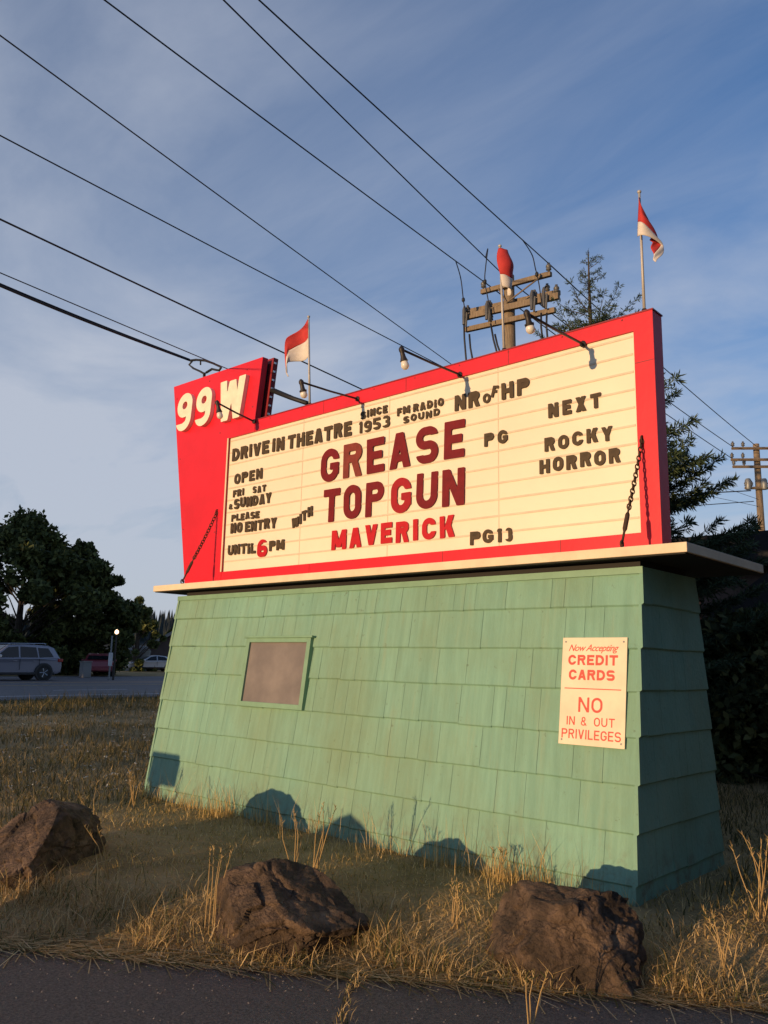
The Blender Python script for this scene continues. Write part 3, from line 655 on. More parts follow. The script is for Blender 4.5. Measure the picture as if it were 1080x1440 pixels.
# ------------------------------------------------------------------ notice on the base
nx0, nx1, nz0, nz1 = -.636, -.096, 1.008, 1.810
note = thing('notice_sign', 'cream notice with red print about credit cards on the green shingles', 'notice', wallpt((nx0+nx1)/2, (nz0+nz1)/2, .03))
brd = wallbox(MB(), nx0, nx1, nz0, nz1, .026, .036).build('board', M['notice'], note)
NW, NH = nx1-nx0, (nz1-nz0)
def npt(x, y, o): return wallpt(nx0+x, nz0+y*NH/(NH), .036+o)
def nline(text, fx0, fx1, ft, fb, sr, gap, name='lettering', spaces=None):
    z = nz1-nz0; y0 = z*(1-fb); h = z*(fb-ft); x = nx0; mb = MB()
    parts = text.split(' '); tot = sum(len(p) for p in parts)+.75*(len(parts)-1)*2
    words = spaces or [(text, fx0, fx1)]
    for wd, a, b in words:
        L, s = layout(wd, a*NW, b*NW, h, sr, gap)
        for ch, xx, w in L: glyph_mesh(mb, ch, w, h, s, .0012, (lambda xx_: (lambda p, q, o: npt(xx_+p, y0+q, o)))(xx), res=22, depth=.001)
    mb.build(name, M['noticered'], note)
nline('CREDIT', .10, .87, .165, .262, .24, .16)
nline('CARDS', .12, .83, .305, .402, .24, .16)
wallbox(MB(), nx0+.06*NW, nx0+.93*NW, nz1-.487*NH, nz1-.478*NH, .0362, .0372).build('rule_line', M['noticered'], note)
nline('NO', .29, .66, .562, .700, .16, .2)
nline('IN & OUT', 0, 1, .742, .822, .15, .22, spaces=[('IN', .115, .245), ('&', .34, .435), ('OUT', .54, .85)])
nline('PRIVILEGES', .045, .945, .858, .945, .15, .20)
for fx, fy in ((.05, .04), (.95, .04), (.05, .96), (.95, .96)):
    c = npt(fx*NW, fy*NH, .0005); MB().lathe([(.008, 0), (.007, .003), (.002, .004)], c, NF, 8).build('screw', M['grey'], note)
tcv = bpy.data.curves.new('script', 'FONT'); tcv.body = 'Now Accepting'; tcv.size = .072; tcv.shear = .45; tcv.offset = .0006; tcv.space_character = .92; tcv.extrude = .0006
tmp = bpy.data.objects.new('tmp', tcv); C.objects.link(tmp); dg = bpy.context.evaluated_depsgraph_get()
me = bpy.data.meshes.new_from_object(tmp.evaluated_get(dg)); bpy.data.objects.remove(tmp); bpy.data.curves.remove(tcv)
xs = [v.co.x for v in me.vertices]; k = .78*NW/(max(xs)-min(xs)); xm = min(xs)
for v in me.vertices: v.co = npt(.10*NW+(v.co.x-xm)*k, NH*(1-.128)+v.co.y*1.0, .0007+v.co.z)
me.materials.clear(); me.materials.append(M['noticered']); o = bpy.data.objects.new('script_lettering', me); C.objects.link(o); o.parent = note; o.matrix_parent_inverse = Matrix.Translation(-Vector(note.location))

# ------------------------------------------------------------------ chains, lamps, flags
def chain(a, b, label, nl):
    a, b = Vector(a), Vector(b); t = thing('stay_chain', label, 'chain', b, 'stay chains'); L = (b-a).length; d = (b-a)/L
    lk = MB(); p = a.copy(); n = nl; Lc = L*.68
    for i in range(n):
        f = (i+.5)/n; c = a+d*Lc*f+Vector((0, 0, -.02*math.sin(math.pi*f)))
        ax = Vector((1, .2, 0)) if i % 2 else Vector((.2, .3, 1)); lk.torus(c, ax, d, Lc/n*.66, .017, .0065, 10, 5)
    lk.build('links', M['rust'], t, smooth=1)
    q0, q1 = a+d*Lc, b; tb = MB()
    tb.tube([q0-d*.02, q0+d*.05], .008, 8); tb.tube([q0+d*.04, q0+d*.06, q1-d*.14, q1-d*.12], [.012, .019, .019, .012], 8); tb.tube([q1-d*.13, q1], .010, 8)
    tb.build('turnbuckle', M['rust'], t, smooth=40)
    for q in (a, b): MB().torus(q, (1, 0, 0), (0, 0, 1), .026, .022, .008, 10, 6).build('eye_bolt', M['rust'], t, smooth=1)
chain((-.119, FY0-.005, 3.455), (-.119, .215, 2.525), 'rusty stay chain with turnbuckle at the right end of the marquee', 17)
chain((-5.862, FY0-.008, 3.462), (-5.900, .215, 2.525), 'rusty stay chain at the left end below the numerals', 17)

def lamp(ax, az_, tip, drop, label, y0=FY0):
    """pipe arm from the cabinet face out to a hooded bulb"""
    a = Vector((ax, y0, az_)); T = Vector(tip); t = thing('sign_lamp', label, 'lamp', a, 'lamps on pipe arms along the marquee')
    d = (T-a).normalized()
    MB().tube([a+d*.0, a.lerp(T, .5)+Vector((0, 0, -.006)), T], .0115, 8).build('arm', M['pipe'], t, smooth=1)
    MB().lathe([(.03, 0), (.03, .012), (.016, .02)], a, (0, -1, 0), 10).build('flange', M['pipe'], t)
    ax_ = Vector((.10, .24, -1)).normalized()
    top = T+Vector((0, 0, .018))
    MB().lathe([(.010, -.01), (.026, .01), (.027, .03), (.021, .05), (.024, .09), (.036, .13), (.040, drop-.06), (.036, drop-.058)], top, ax_, 14).build('socket', M['rust'] if 0 else M['pipe'], t, smooth=40)
    MB().lathe([(.020, 0), (.030, .012), (.038, .045), (.036, .065), (.022, .084), (.004, .09)], top+ax_*(drop-.066), ax_, 14).build('bulb', M['bulb'], t, smooth=1)
lamp(-5.20, 4.545, at_x(305, 566, -5.20), .20, 'pipe-arm lamp in front of the numeral wing', FY0-.005)
lamp(at_y(503, 561, FY0).x, at_y(503, 561, FY0).z, at_x(423, 537, at_y(503, 561, FY0).x), .17, 'pipe-arm lamp beside the left flag')
lamp(at_y(647, 527, FY0).x, at_y(647, 527, FY0).z, at_x(564, 491, at_y(647, 527, FY0).x), .19, 'pipe-arm lamp in the middle of the marquee top')
lamp(at_y(820, 484, FY0).x, at_y(820, 484, FY0).z, at_x(740, 440, at_y(820, 484, FY0).x), .17, 'rusty pipe-arm lamp in front of the utility pole, rightmost')

def flag(px_top, px_bot, Y, HH, FL, droop, label, wrap, fold):
    """slender staff with a limp two-colour flag. droop(s, q): offset (right, toward camera, down) of the cloth, s along the fly, q down the hoist"""
    b = at_y(*px_bot, Y); b.z = ZT+.012; tp = at_y(*px_top, Y); L = tp.z-b.z
    t = thing('flag', label, 'flag', b, 'flags along the top of the marquee')
    MB().tube([b, tp], [.014, .011], 8).build('staff', M['alum'], t, smooth=1)
    MB().lathe([(.006, 0), (.018, .008), (.018, .022), (.005, .032)], tp, (0, 0, 1), 10).build('finial', M['alum'], t, smooth=1)
    MB().lathe([(.03, 0), (.03, .02), (.02, .06)], b, (0, 0, 1), 10).build('socket', M['pipe'], t)
    ns, nh = 30, 20; pts = []
    for i in range(ns+1):
        s = i/ns
        for j in range(nh+1):
            q = j/nh; x, y, dz = droop(s, q); z = tp.z-.02-dz
            k = (tp.z-z)/L; ax_ = tp.x+(b.x-tp.x)*k
            pts.append(Vector((ax_+x+.010*s*math.sin(14*q+5*s), Y-.012-y+fold*s*math.sin(8*s+4*q), z+.012*s*math.sin(9*q+11*s))))
    jm = (nh//2, nh*14//20, nh*13//20)[wrap]
    for nm, j0, j1, m in (('red_stripe', 0, jm, M['flagred']), ('white_stripe', jm, nh, M['flagwhite'])):
        mb = MB(); w = j1-j0+1; vs = [pts[i*(nh+1)+j] for i in range(ns+1) for j in range(j0, j1+1)]
        mb.add(vs, [(i*w+j, i*w+j+1, (i+1)*w+j+1, (i+1)*w+j) for i in range(ns) for j in range(w-1)])
        o = mb.build(nm, m, t, smooth=1, recalc=False); sdm = o.modifiers.new('thickness', 'SOLIDIFY'); sdm.thickness = .003
def droop1(s, q):      # blown out to the left, the tip hanging down as a tail
    e = max(0, s-.68)/.32; top = .40*s**1.35+.26*e*e; bot = .50+.06*s+.20*e
    x = -.27*math.sin(1.5*min(1, s*1.12))*(1-.10*q*s)+.05*q*e; return x, .12*s-.05*math.sin(6*s), top*(1-q)+bot*q
def droop2(s, q):      # wound round its staff
    a = 3.0*s+.8*q-.4; r = .035+.06*math.sin(min(1, q*1.2+.1)*2.5)+.02*s; return .035+r*math.sin(a)*.9, r*math.cos(a), .02+.43*q+.04*s
def droop3(s, q):      # hanging limp to the right with a long fold
    x = .135*math.sin(2.2*s)*(.45+.75*q)+.02*s; return x, .08*math.sin(6*s+q), (.02+.40*s)*(1-q)+(.43+.30*s*s)*q
flag((434, 447), (436, 562), SY+.08, .42, .6, droop1, 'limp red and white flag at the left, beside the numeral wing', 0, .02)
flag((703, 348), (709, 491), SY+.08, .5, .6, droop2, 'red and white flag wrapped tight on its staff before the utility pole', 1, .0)
flag((899, 272), (906, 437), SY+.08, .45, .6, droop3, 'red and white flag on the tall staff at the right end', 2, .025)

# ------------------------------------------------------------------ utility poles and wires
P1 = Vector((-7.222, 9.661, 0))
def arm_pt(u, v): return at_y(u, v, P1.y-.16)
pole = thing('utility_pole', 'weathered wooden utility pole with three crossarms standing behind the marquee', 'utility pole', P1)
MB().tube([P1+Vector((0, 0, -.3)), P1+Vector((.0, 0, 5)), P1+Vector((-.03, 0, 10.62))], [.19, .165, .125], 14).build('shaft', M['pole'], pole, smooth=60)
ins_m = M['insul']
def crossarm(u0_, v0_, u1_, v1_, dy, th=.055, par=pole, P=P1):
    a = at_y(u0_, v0_, P.y+dy); b = at_y(u1_, v1_, P.y+dy); d = (b-a); zz = (a.z+b.z)/2
    mb = MB().hexa([(a.x, P.y+dy-.05, a.z-th), (b.x, P.y+dy-.05, b.z-th), (b.x, P.y+dy+.05, b.z-th), (a.x, P.y+dy+.05, a.z-th)],
                   [(a.x, P.y+dy-.05, a.z+th), (b.x, P.y+dy-.05, b.z+th), (b.x, P.y+dy+.05, b.z+th), (a.x, P.y+dy+.05, a.z+th)])
    return mb.build('crossarm', M['pole'], par, bevel=.008), a, b
def insulator(par, p, dirn=(0, 0, 1), sc=1):
    o = MB().lathe([(.02*sc, 0), (.02*sc, .03*sc), (.055*sc, .04*sc), (.05*sc, .07*sc), (.03*sc, .08*sc), (.06*sc, .10*sc), (.05*sc, .135*sc), (.025*sc, .15*sc), (.03*sc, .18*sc), (.01*sc, .19*sc)], p, dirn, 10).build('insulator', ins_m, None, smooth=1)
    o.parent = par; return o
c1, a1, b1 = crossarm(677, 411, 775, 385, -.19); c2, a2, b2 = crossarm(655, 446, 786, 416, -.19, .075); c3, a3, b3 = crossarm(655, 464, 781, 436, -.19, .06)
c4, a4, b4 = crossarm(657, 439, 787, 411, .19, .06)
# insulators (parts of their crossarm)
for c, p in ((c1, a1), (c1, b1), (c2, a2), (c2, b2), (c2, a2.lerp(b2, .30)), (c2, a2.lerp(b2, .78)), (c4, a4.lerp(b4, .9)), (c3, a3.lerp(b3, .32))):
    insulator(c, p+Vector((.06 if p in (a1, a2) else -.06, 0, .07)), sc=1.15)
br = MB().tube([a1.lerp(b1, .28)+Vector((0, -.07, -.06)), P1+Vector((0, -.15, a1.z-.45))], .018, 6).tube([a1.lerp(b1, .86)+Vector((0, -.07, -.06)), P1+Vector((0, -.15, a1.z-.45))], .018, 6)
br.build('brace', M['pole'], pole)
for f, g in ((.02, 0), (.28, 1), (.76, 2), (.88, 3)):        # fused cut-outs hanging under the arms
    p = a2.lerp(b2, f)+Vector((0, -.12, .0))
    MB().tube([p+Vector((0, 0, .22)), p+Vector((0, -.02, .12)), p+Vector((.0, -.03, -.25))], [.025, .045, .035], 8).tube([p+Vector((.07, 0, .05)), p+Vector((.05, -.01, -.3))], .025, 8).build('cutout', ins_m, pole, smooth=40)
for u_, v_, ub, vb in ((652, 440, 656, 512), (660, 470, 665, 508), (690, 455, 700, 500), (696, 470, 705, 500), (761, 440, 763, 478), (769, 440, 770, 476)):
    p = at_y(u_, v_, P1.y-.34); q = at_y(ub, vb, P1.y-.30); q2 = Vector((P1.x+(q.x-P1.x)*.55, P1.y-.25, q.z-1.6))
    MB().tube([p, p.lerp(q, .5)+Vector((-.02, 0, 0)), q, q2], .022, 6).build('riser_cable', M['cable'], pole, smooth=1)
def wire(pts, r, label, sag=.0, n=24, name='power_line', jump=None):
    pts = [Vector(p) for p in pts]; path = []
    for i in range(len(pts)-1):
        a, b = pts[i], pts[i+1]
        for k in range(n+(i == len(pts)-2)):
            t = k/n; path.append(a.lerp(b, t)-Vector((0, 0, sag*4*t*(1-t)*(b-a).length/20)))
    o = MB().tube(path, r, 6).build(name, M['cable'], smooth=1); tag(o, label, 'power line', 'overhead lines'); return o
def far_end(u, v, Zl, attach):
    """where a level line at height Zl crosses the photo's edge, carried on past it"""
    q = at_z(u, v, Zl); d = q-Vector(attach); return q+d*1.1
WA, WB, WC = a1+Vector((.06, 0, .26)), P1+Vector((.0, -.1, a1.z+.16)), b1+Vector((-.06, 0, .27))
LINES = []
for (u, v, A, r, lab) in ((155, 0, WA, .0125, 'thick line from the left end of the top crossarm'), (320, 0, WB, .0125, 'thick line from the middle of the top crossarm'), (370, 0, WC, .0125, 'thick line from the right end of the top crossarm, highest of all')):
    e = far_end(u, v, A.z+.12, A); wire([A, e], r, lab, sag=.06); LINES.append((A, e))
for (u, v, uu, vv, r, lab) in ((0, 40, 722, 575, .0075, 'thin line that meets the marquee top right of the middle lamp'), (0, 183, 724, 568, .0085, 'thin line crossing just above the left flag'),
                               (0, 300, 722, 646, .0105, 'black line passing behind the left flag'), (0, 375, 722, 686, .006, 'thinnest line, ending behind the numeral wing')):
    A = at_y(uu, vv, P1.y-.2); e = far_end(u, v, A.z+.02, A); wire([A, e], r, lab, sag=.05)
# taps from the line conductors down to the cut-outs
for k, (pts, lab) in enumerate((([(641, 373), (648, 392), (652, 425), (655, 440)], 'looped tap wire left of the flag'), ([(683, 336), (686, 350), (683, 375), (682, 396), (688, 430), (691, 452)], 'tap wire hanging to the left end of the top crossarm'),
                                ([(735, 345), (748, 358), (753, 378), (758, 400), (762, 430)], 'tap wire hanging to the right half of the top crossarm'))):
    P = [at_y(u, v, P1.y-.40) for u, v in pts]; A, e = LINES[k]; best = None
    for q in range(400):                                     # the clamp sits on the line itself
        c = A.lerp(e, q/400*.4)-Vector((0, 0, .06*4*(q/400*.4)*(1-q/400*.4)*(e-A).length/20)); d = c-CAM; uu = 540+FPX*d.dot(RT)/d.dot(fw)
        if best is None or abs(uu-pts[0][0]) < best[0]: best = (abs(uu-pts[0][0]), c)
    P[0] = best[1]; path = []; n = len(P)
    for i in range(n-1):                                     # Catmull-Rom
        p0, p1, p2, p3 = P[max(i-1, 0)], P[i], P[i+1], P[min(i+2, n-1)]
        for t in range(8): t /= 8; path.append(.5*((2*p1)+(p2-p0)*t+(2*p0-5*p1+4*p2-p3)*t*t+(3*p1-p0-3*p2+p3)*t**3))
    path.append(P[-1]); mbt = MB().tube(path, .013, 6); c = path[len(path)*3//5]; mbt.lathe([(.013, -.06), (.04, -.03), (.04, .03), (.013, .06)], c, (0, 0, 1), 8)
    tag(mbt.build('tap_wire', M['cable'], smooth=1), lab, 'wire', 'tap wires')
# second pole, farther along the highway
b2r = (P1.y-CAM.y); P2 = Vector((-8.0, 27.6, 0)); d2 = ray(1068, 700); sc2 = 33.5/math.hypot(d2.x, d2.y); P2 = Vector((CAM.x+d2.x*sc2, CAM.y+d2.y*sc2, 0))
pole2 = thing('utility_pole', 'brown utility pole with a transformer rack at the right edge of the photo', 'utility pole', P2)
zt2 = at_y(1067, 624, P2.y).z
MB().tube([P2+Vector((0, 0, -.2)), P2+Vector((0, 0, zt2))], [.16, .115], 12).build('shaft', M['pole'], pole2, smooth=60)
R2 = Vector((.80, .60, 0)).normalized()
for v, w0, w1 in ((632, -.95, 1.0), (648, -1.0, 1.0), (658, -.95, 1.0), (688, -.55, .6)):
    z = at_y(1067, v, P2.y).z; p = P2+Vector((.1, -.2, z)); cc = MB().tube([p+R2*w0, p+R2*w1], .055, 4).build('crossarm', M['pole'], pole2)
    for f in (w0+.05, w0*.55, w1*.6): insulator(cc, p+R2*f+Vector((0, 0, .05)), sc=1.2)
for dxx in (-.3, .28):
    mbx = MB(); mbx.lathe([(.10, 0), (.12, .05), (.12, .35), (.08, .42)], P2+R2*dxx+Vector((0, -.25, at_y(1067, 690, P2.y).z)), (0, 0, 1), 12); mbx.build('transformer', M['grey'], pole2, smooth=40)
for A, u, v, lab in ((WC, 1063, 627, 'line running on to the far pole, uppermost at the right'), (WB, 1036, 632, 'line running on to the far pole, second at the right'), (WA, 1036, 649, 'line running on to the far pole, third at the right')):
    wire([A, at_y(u, v, P2.y-.2)], .014, lab, sag=.12)
for (u0_, v0_, u1_, v1_, r, lab) in ((915, 697, 1056, 690, .022, 'dark line level with the far rack, right of the marquee'), (915, 715, 1060, 705, .016, 'dark line just below the far rack, right of the marquee'),
                                     (930, 655, 1066, 702, .008, 'fine descending line right of the marquee, upper'), (930, 683, 1066, 712, .008, 'fine descending line right of the marquee, lower')):
    a = at_y(u0_, v0_, P2.y-3); b = at_y(u1_, v1_, P2.y-.2); a = b+(a-b)*1.25; wire([a, b], r, lab, sag=.02)
# service drop on to the wing
lp = at_y(285, 515, SY+.09); mast = Vector((-6.52, SY+.09, 5.42))
svc = MB(); e = at_z(0, 393, 6.15); A = at_y(268, 507, SY+.1); e2 = A+(e-A)*1.8
svc.tube([A.lerp(e2, k/30)-Vector((0, 0, .08*math.sin(math.pi*k/30))) for k in range(31)], .016, 6)
svc.tube([A.lerp(e2, k/30)-Vector((.01, .01, .065*math.sin(math.pi*k/30)-.018)) for k in range(31)], .009, 6)
o = svc.build('service_cable', M['cable'], smooth=1); tag(o, 'thick service cable reaching the top of the numeral wing', 'cable')
lo = MB()
def loop_pts(l, Y): return [at_y(u, v, Y) for u, v in l]
lo.tube(loop_pts([(268, 507), (276, 506), (288, 507), (300, 511), (311, 517), (308, 521), (298, 519), (290, 524)], SY+.09), .017, 6)
lo.tube(loop_pts([(270, 508), (266, 513), (272, 518), (281, 522), (288, 526)], SY+.07), .015, 6)
lo.tube(loop_pts([(282, 507), (282, 513)], SY+.07), .012, 6)
lo.tube([Vector((-6.50, SY+.09, 5.40)), Vector((-6.50, SY+.09, 5.52))], .02, 8)
o = lo.build('cable_loop', M['cable'], smooth=1); tag(o, 'black drip loop of cable on the top edge of the numeral wing', 'cable')
cdn = MB().tube([at_y(382, 549, SY+.14), at_y(408, 559, SY+.14), at_y(432, 567, SY+.12)], .028, 8).build('conduit', M['cable'], smooth=1); tag(cdn, 'thick black conduit from the numeral wing to the cabinet top', 'conduit')

# ------------------------------------------------------------------ boulders
def boulder(seed, dims, planes, label, loc, rz=0, sub=6, rough=.05, fit=None):
    bm = bmesh.new(); bmesh.ops.create_icosphere(bm, subdivisions=sub, radius=1); rnd = random.Random(seed)
    pl = [(Vector(n).normalized(), d) for n, d in planes]
    for k in range(9):
        nn = Vector((rnd.gauss(0, 1), rnd.gauss(0, 1), rnd.gauss(0, .7))).normalized(); pl.append((nn, rnd.uniform(.74, .95)))
    off = Vector((seed*3.7, seed*1.3, 0)); hv_ = {}
    def facet(q, amp):
        dd, pp = noise.voronoi(q); c = pp[0]; key = (round(c.x, 3), round(c.y, 3), round(c.z, 3))
        if key not in hv_: g = random.Random(str(key)); hv_[key] = (Vector((g.gauss(0, 1), g.gauss(0, 1), g.gauss(0, 1))).normalized(), g.uniform(-.5, .5))
        nn, h0 = hv_[key]; return amp*((q-c).dot(nn)+h0)-amp*.45*max(0, 1-(dd[1]-dd[0])*9)
    for v in bm.verts:
        d = v.co.normalized(); r = 1.15
        for nn, k in pl:
            q = d.dot(nn)
            if q > .05: r = min(r, k/q)
        p = d*r; wq = p+Vector((noise.noise(p*4+off), noise.noise(p*4-off), noise.noise(p*4+off*2)))*.06
        f1 = noise.fractal(p*1.5+off, 1.0, 2.0, 3)*.07; f2 = noise.fractal(p*9+off, .8, 2.1, 5)*rough*.5; f3 = -facet(wq*1.5+off, .085)-facet(wq*3.6+off*1.7, .026)
        p = p*(1+f1+f2-f3*.8); v.co = Vector((p.x*dims[0], p.y*dims[1], p.z*dims[2]))
    if fit:                                                  # width, depth, lowest and highest point
        wx, wy, zb_, zt_ = fit; mn = [min(v.co[i] for v in bm.verts) for i in range(3)]; mxx = [max(v.co[i] for v in bm.verts) for i in range(3)]
        for v in bm.verts: v.co = ((v.co.x-(mn[0]+mxx[0])/2)*wx/(mxx[0]-mn[0]), (v.co.y-(mn[1]+mxx[1])/2)*wy/(mxx[1]-mn[1]), zb_-loc[2]+(v.co.z-mn[2])*(zt_-zb_)/(mxx[2]-mn[2]))
    me = bpy.data.meshes.new('boulder'); bm.to_mesh(me); bm.free(); me.materials.append(M['rock'])
    me.polygons.foreach_set('use_smooth', [True]*len(me.polygons)); me.set_sharp_from_angle(angle=rad(24))
    o = bpy.data.objects.new('boulder', me); C.objects.link(o); o.location = loc; o.rotation_euler = (0, 0, rz)
    tag(o, label, 'boulder', 'boulders along the driveway edge'); return o
boulder(1, (.62, .70, .52), [((-.36, -.70, .60), .42), ((.92, -.34, .18), .60), ((.25, .35, .9), .74), ((-.1, -1, .0), .78), ((.75, .2, .6), .72), ((.56, -.52, .64), .74), ((-.62, .52, .58), .50)], 'large brown boulder cut off by the left edge of the photo', (-4.02, -2.33, .0), rad(42), fit=(1.10, 1.35, -.42, .45))
boulder(2, (.54, .40, .33), [((.0, -.8, .62), .72), ((.75, -.2, .8), .66), ((-.6, -.75, .1), .7), ((.5, -.9, -.1), .7)], 'low brown boulder in the middle, sunk in straw', (-1.55, -1.86, .0), rad(14), fit=(1.10, .72, -.34, .30))
boulder(3, (.48, .38, .375), [((.35, -.95, .25), .62), ((-.7, -.5, .35), .70), ((.85, -.35, .45), .66), ((-.1, -.2, 1), .80), ((-.35, -.85, .55), .72)], 'dark broken boulder at the right, in front of the corner of the base', (-.03, -.95, .0), rad(12), fit=(.96, .72, -.36, .28))
# unseen boulder and box, added to throw two of the wall's shadows
sx, sy_, sz = sd
def caster(x, z, dist): return Vector((x-sx/sy_*dist, -dist, z-sz/sy_*dist))
for sdn, x, z, dist, wd, nm in ((12, -2.69, .24, 5.2, .95, 'rounded boulder'),):
    t = caster(x, z, dist)
    boulder(sdn, (.6, .45, .5), [((.5, 0, .8), .8), ((-.5, .1, .8), .8)], nm+' added unseen to cast a shadow on the shingles', (t.x, t.y, 0), 0, sub=4, fit=(wd, .7, -.35, t.z))
t = caster(-5.76, .506, 5.0)
bx = thing('shadow_casting_box', 'grey box on a post added unseen to cast a shadow on the shingles', 'utility box', (t.x, t.y, 0))
MB().box((t.x-.27, t.y-.15, t.z-.34), (t.x+.27, t.y+.15, t.z)).build('cabinet', M['grey'], bx, bevel=.01)
MB().box((t.x-.23, t.y-.06, -.2), (t.x-.02, t.y+.06, t.z-.34)).build('post', M['grey'], bx)
exec_rocks = True

# ------------------------------------------------------------------ trees and bushes
def leaf_quads(P, size, rng, flat=.0, aspect=1.6):
    n = len(P); d = rng.normal(size=(n, 3)); d /= np.linalg.norm(d, axis=1)[:, None]; e = rng.normal(size=(n, 3)); e[:, 2] *= 1-flat
    e -= d*(e*d).sum(1)[:, None]; e /= np.linalg.norm(e, axis=1)[:, None]; s = (size*rng.uniform(.6, 1.3, n))[:, None]
    a, b = d*s*aspect/2, e*s/2
    V = np.stack([P-a, P+b*.9-a*.1, P+a, P-b*.9-a*.1], 1).reshape(-1, 3); F = np.arange(4*n).reshape(n, 4); return V, F
def tree(name, label, loc, H, Rr, seed, m, nblob=50, nleaf=260, leaf=.32, base=.22, cat='tree', group=None, trunk=.32, gap=.9):
    rng = np.random.default_rng(seed); t = thing(name, label, cat, loc, group); loc = np.array(loc); tips = []
    tr = MB(); tr.tube([Vector((0, 0, -.2)), Vector((.1, 0, H*.25)), Vector((.0, .1, H*.55)), Vector((0, 0, H*.85))], [trunk, trunk*.75, trunk*.45, .05], 9)
    P = []
    for k in range(nblob):
        f = rng.uniform(base, 1.0); prof = math.sin(min(1, (f-base)/(1-base)*.92+.16)*math.pi)**.6
        a = rng.uniform(0, 2*math.pi); rr = Rr*prof*math.sqrt(rng.uniform(.12, 1))*(1 if k % 4 else rng.uniform(1.0, 1.28)); c = np.array([rr*math.cos(a), rr*math.sin(a), H*f-.5]); r = Rr*rng.uniform(.10, .25)*(1.0 if k % 4 else .75)
        z0 = max(H*.12, c[2]-rr*.7-.5); tr.tube([Vector((0, 0, z0)), Vector((c[0]*.5, c[1]*.5, (z0+c[2])/2+.2)), Vector(c)], [trunk*.2, trunk*.12, .02], 6)
        n = int(nleaf*rng.uniform(.5, 1.3)); q = rng.normal(size=(n, 3)); q /= np.linalg.norm(q, axis=1)[:, None]
        q *= (rng.uniform(.25, 1, n)**.5)[:, None]*r*np.array([1, 1, .75]); q += rng.normal(0, .10*r, q.shape); P.append(c+q)
    V, F = leaf_quads(np.concatenate(P), leaf, rng, .3)
    global WORLD_PARTS; WORLD_PARTS = False
    tr.build('trunk', M['bark'], t, smooth=60); WORLD_PARTS = True
    raw_mesh('crown', V, F, m, t); return t
G = 'trees across the highway'
def gl(u, D): p = spot(u, D); p.z = float(hgt(p.x, p.y)); return p
tree('broadleaf_tree', 'tallest dark tree at the left edge across the highway', gl(20, 60), 10.7, 6.0, 21, M['leafdark'], 84, 620, .27, .06, group=G)
tree('broadleaf_tree', 'dark spreading tree right of the tallest tree across the highway', gl(104, 62), 9.5, 4.0, 22, M['leafdark'], 74, 560, .27, .05, group=G)
tree('broadleaf_tree', 'lighter green small tree between the dark trees and the marquee', gl(190, 78), 6.9, 2.1, 23, M['leafmid'], 44, 420, .26, .05, group=G)
tree('broadleaf_tree', 'dark small tree behind the gabled house at the left', gl(246, 95), 4.8, 3.2, 24, M['leafdark'], 40, 240, .4, .05, group=G)
shade = tree('broadleaf_tree', 'tree outside the photo that shades the highway, beside the camera', (-30, -24, .3), 13, 5.5, 31, M['leafdark'], 60, 220, .6, .06, group='trees outside the photo that shade the highway')
for k, (x, y, s) in enumerate(((-40, -27, 1.05), (-50, -24, .95), (-61, -27, 1.1), (-72, -25, 1.0), (-22, -30, .9), (-84, -26, 1.1), (-35, -36, 1.2), (-56, -38, 1.2))):
    copy_tree(shade, (x, y, .3), k*1.3, s, 'tree outside the photo that shades the highway, beside the camera')
for k, (x, y, s) in enumerate(((8.8, -1, .62), (9.0, 4.5, .7), (8, 10.5, .7), (14, 1, .9), (16, 9, .9), (13, -6, .8), (12, 15, .9))):
    copy_tree(shade, (x, y, -.1), k*2.1+.4, s, 'tree outside the photo to the right that shades the end of the base')
shade['label'] = 'tree outside the photo that shades the highway, beside the camera'
def bush(label, loc, H, Rr, seed, m, leaf=.09, n=9000, group=None):
    rng = np.random.default_rng(seed); t = thing('bush', label, 'bush', loc, group); P = []
    st = MB()
    for k in range(26):
        a = rng.uniform(0, 6.28); f = rng.uniform(.05, .95); rr = Rr*math.sqrt(rng.uniform(.05, 1))*math.sqrt(max(.05, 1-(f*.95)**2.2)); c = np.array([rr*math.cos(a), rr*math.sin(a), H*f*.9]); r = Rr*rng.uniform(.2, .36)
        q = rng.normal(size=(n//26, 3)); q /= np.linalg.norm(q, axis=1)[:, None]; q *= (rng.uniform(.2, 1, len(q))**.5)[:, None]*r; P.append(c+q)
        st.tube([Vector((c[0]*.15, c[1]*.15, -.05)), Vector((c[0]*.6, c[1]*.6, c[2]*.6)), Vector(c)], [.025, .016, .005], 5)
    P = np.concatenate(P); P[:, 2] = np.maximum(P[:, 2], .03); V, F = leaf_quads(P, leaf, rng)
    global WORLD_PARTS; WORLD_PARTS = False
    st.build('stems', M['bark'], t, smooth=1); WORLD_PARTS = True; raw_mesh('foliage', V, F, m, t); return t
for u, D, H, R_, lab in ((1012, 15.2, 2.2, 1.3, 'dark leafy bush just right of the shingled base'), (1062, 14.4, 2.7, 1.5, 'dark leafy bush at the right edge, in front of the brown building'), (1125, 13.6, 2.6, 1.5, 'dark leafy bush reaching in from beyond the right edge'), (965, 17, 2.4, 1.4, 'dark bush hidden mostly by the base under the fir')):
    bush(lab, gl(u, D), H, R_, int(u), M['bush'], .10, 11000, 'bushes right of the marquee')
for u, D, H, R_, lab in ((95, 84, 1.8, 2.6, 'low dark shrub beneath the trees across the highway'), (172, 88, 2.2, 2.4, 'low dark shrub behind the maroon car'), (240, 92, 2.0, 2.0, 'low dark shrub beside the gabled house'), (45, 66, 2.0, 3.5, 'low dark shrub behind the grey car')):
    bush(lab, gl(u, D), H, R_, int(u), M['leafdark'], .24, 5000, 'shrubs across the highway')
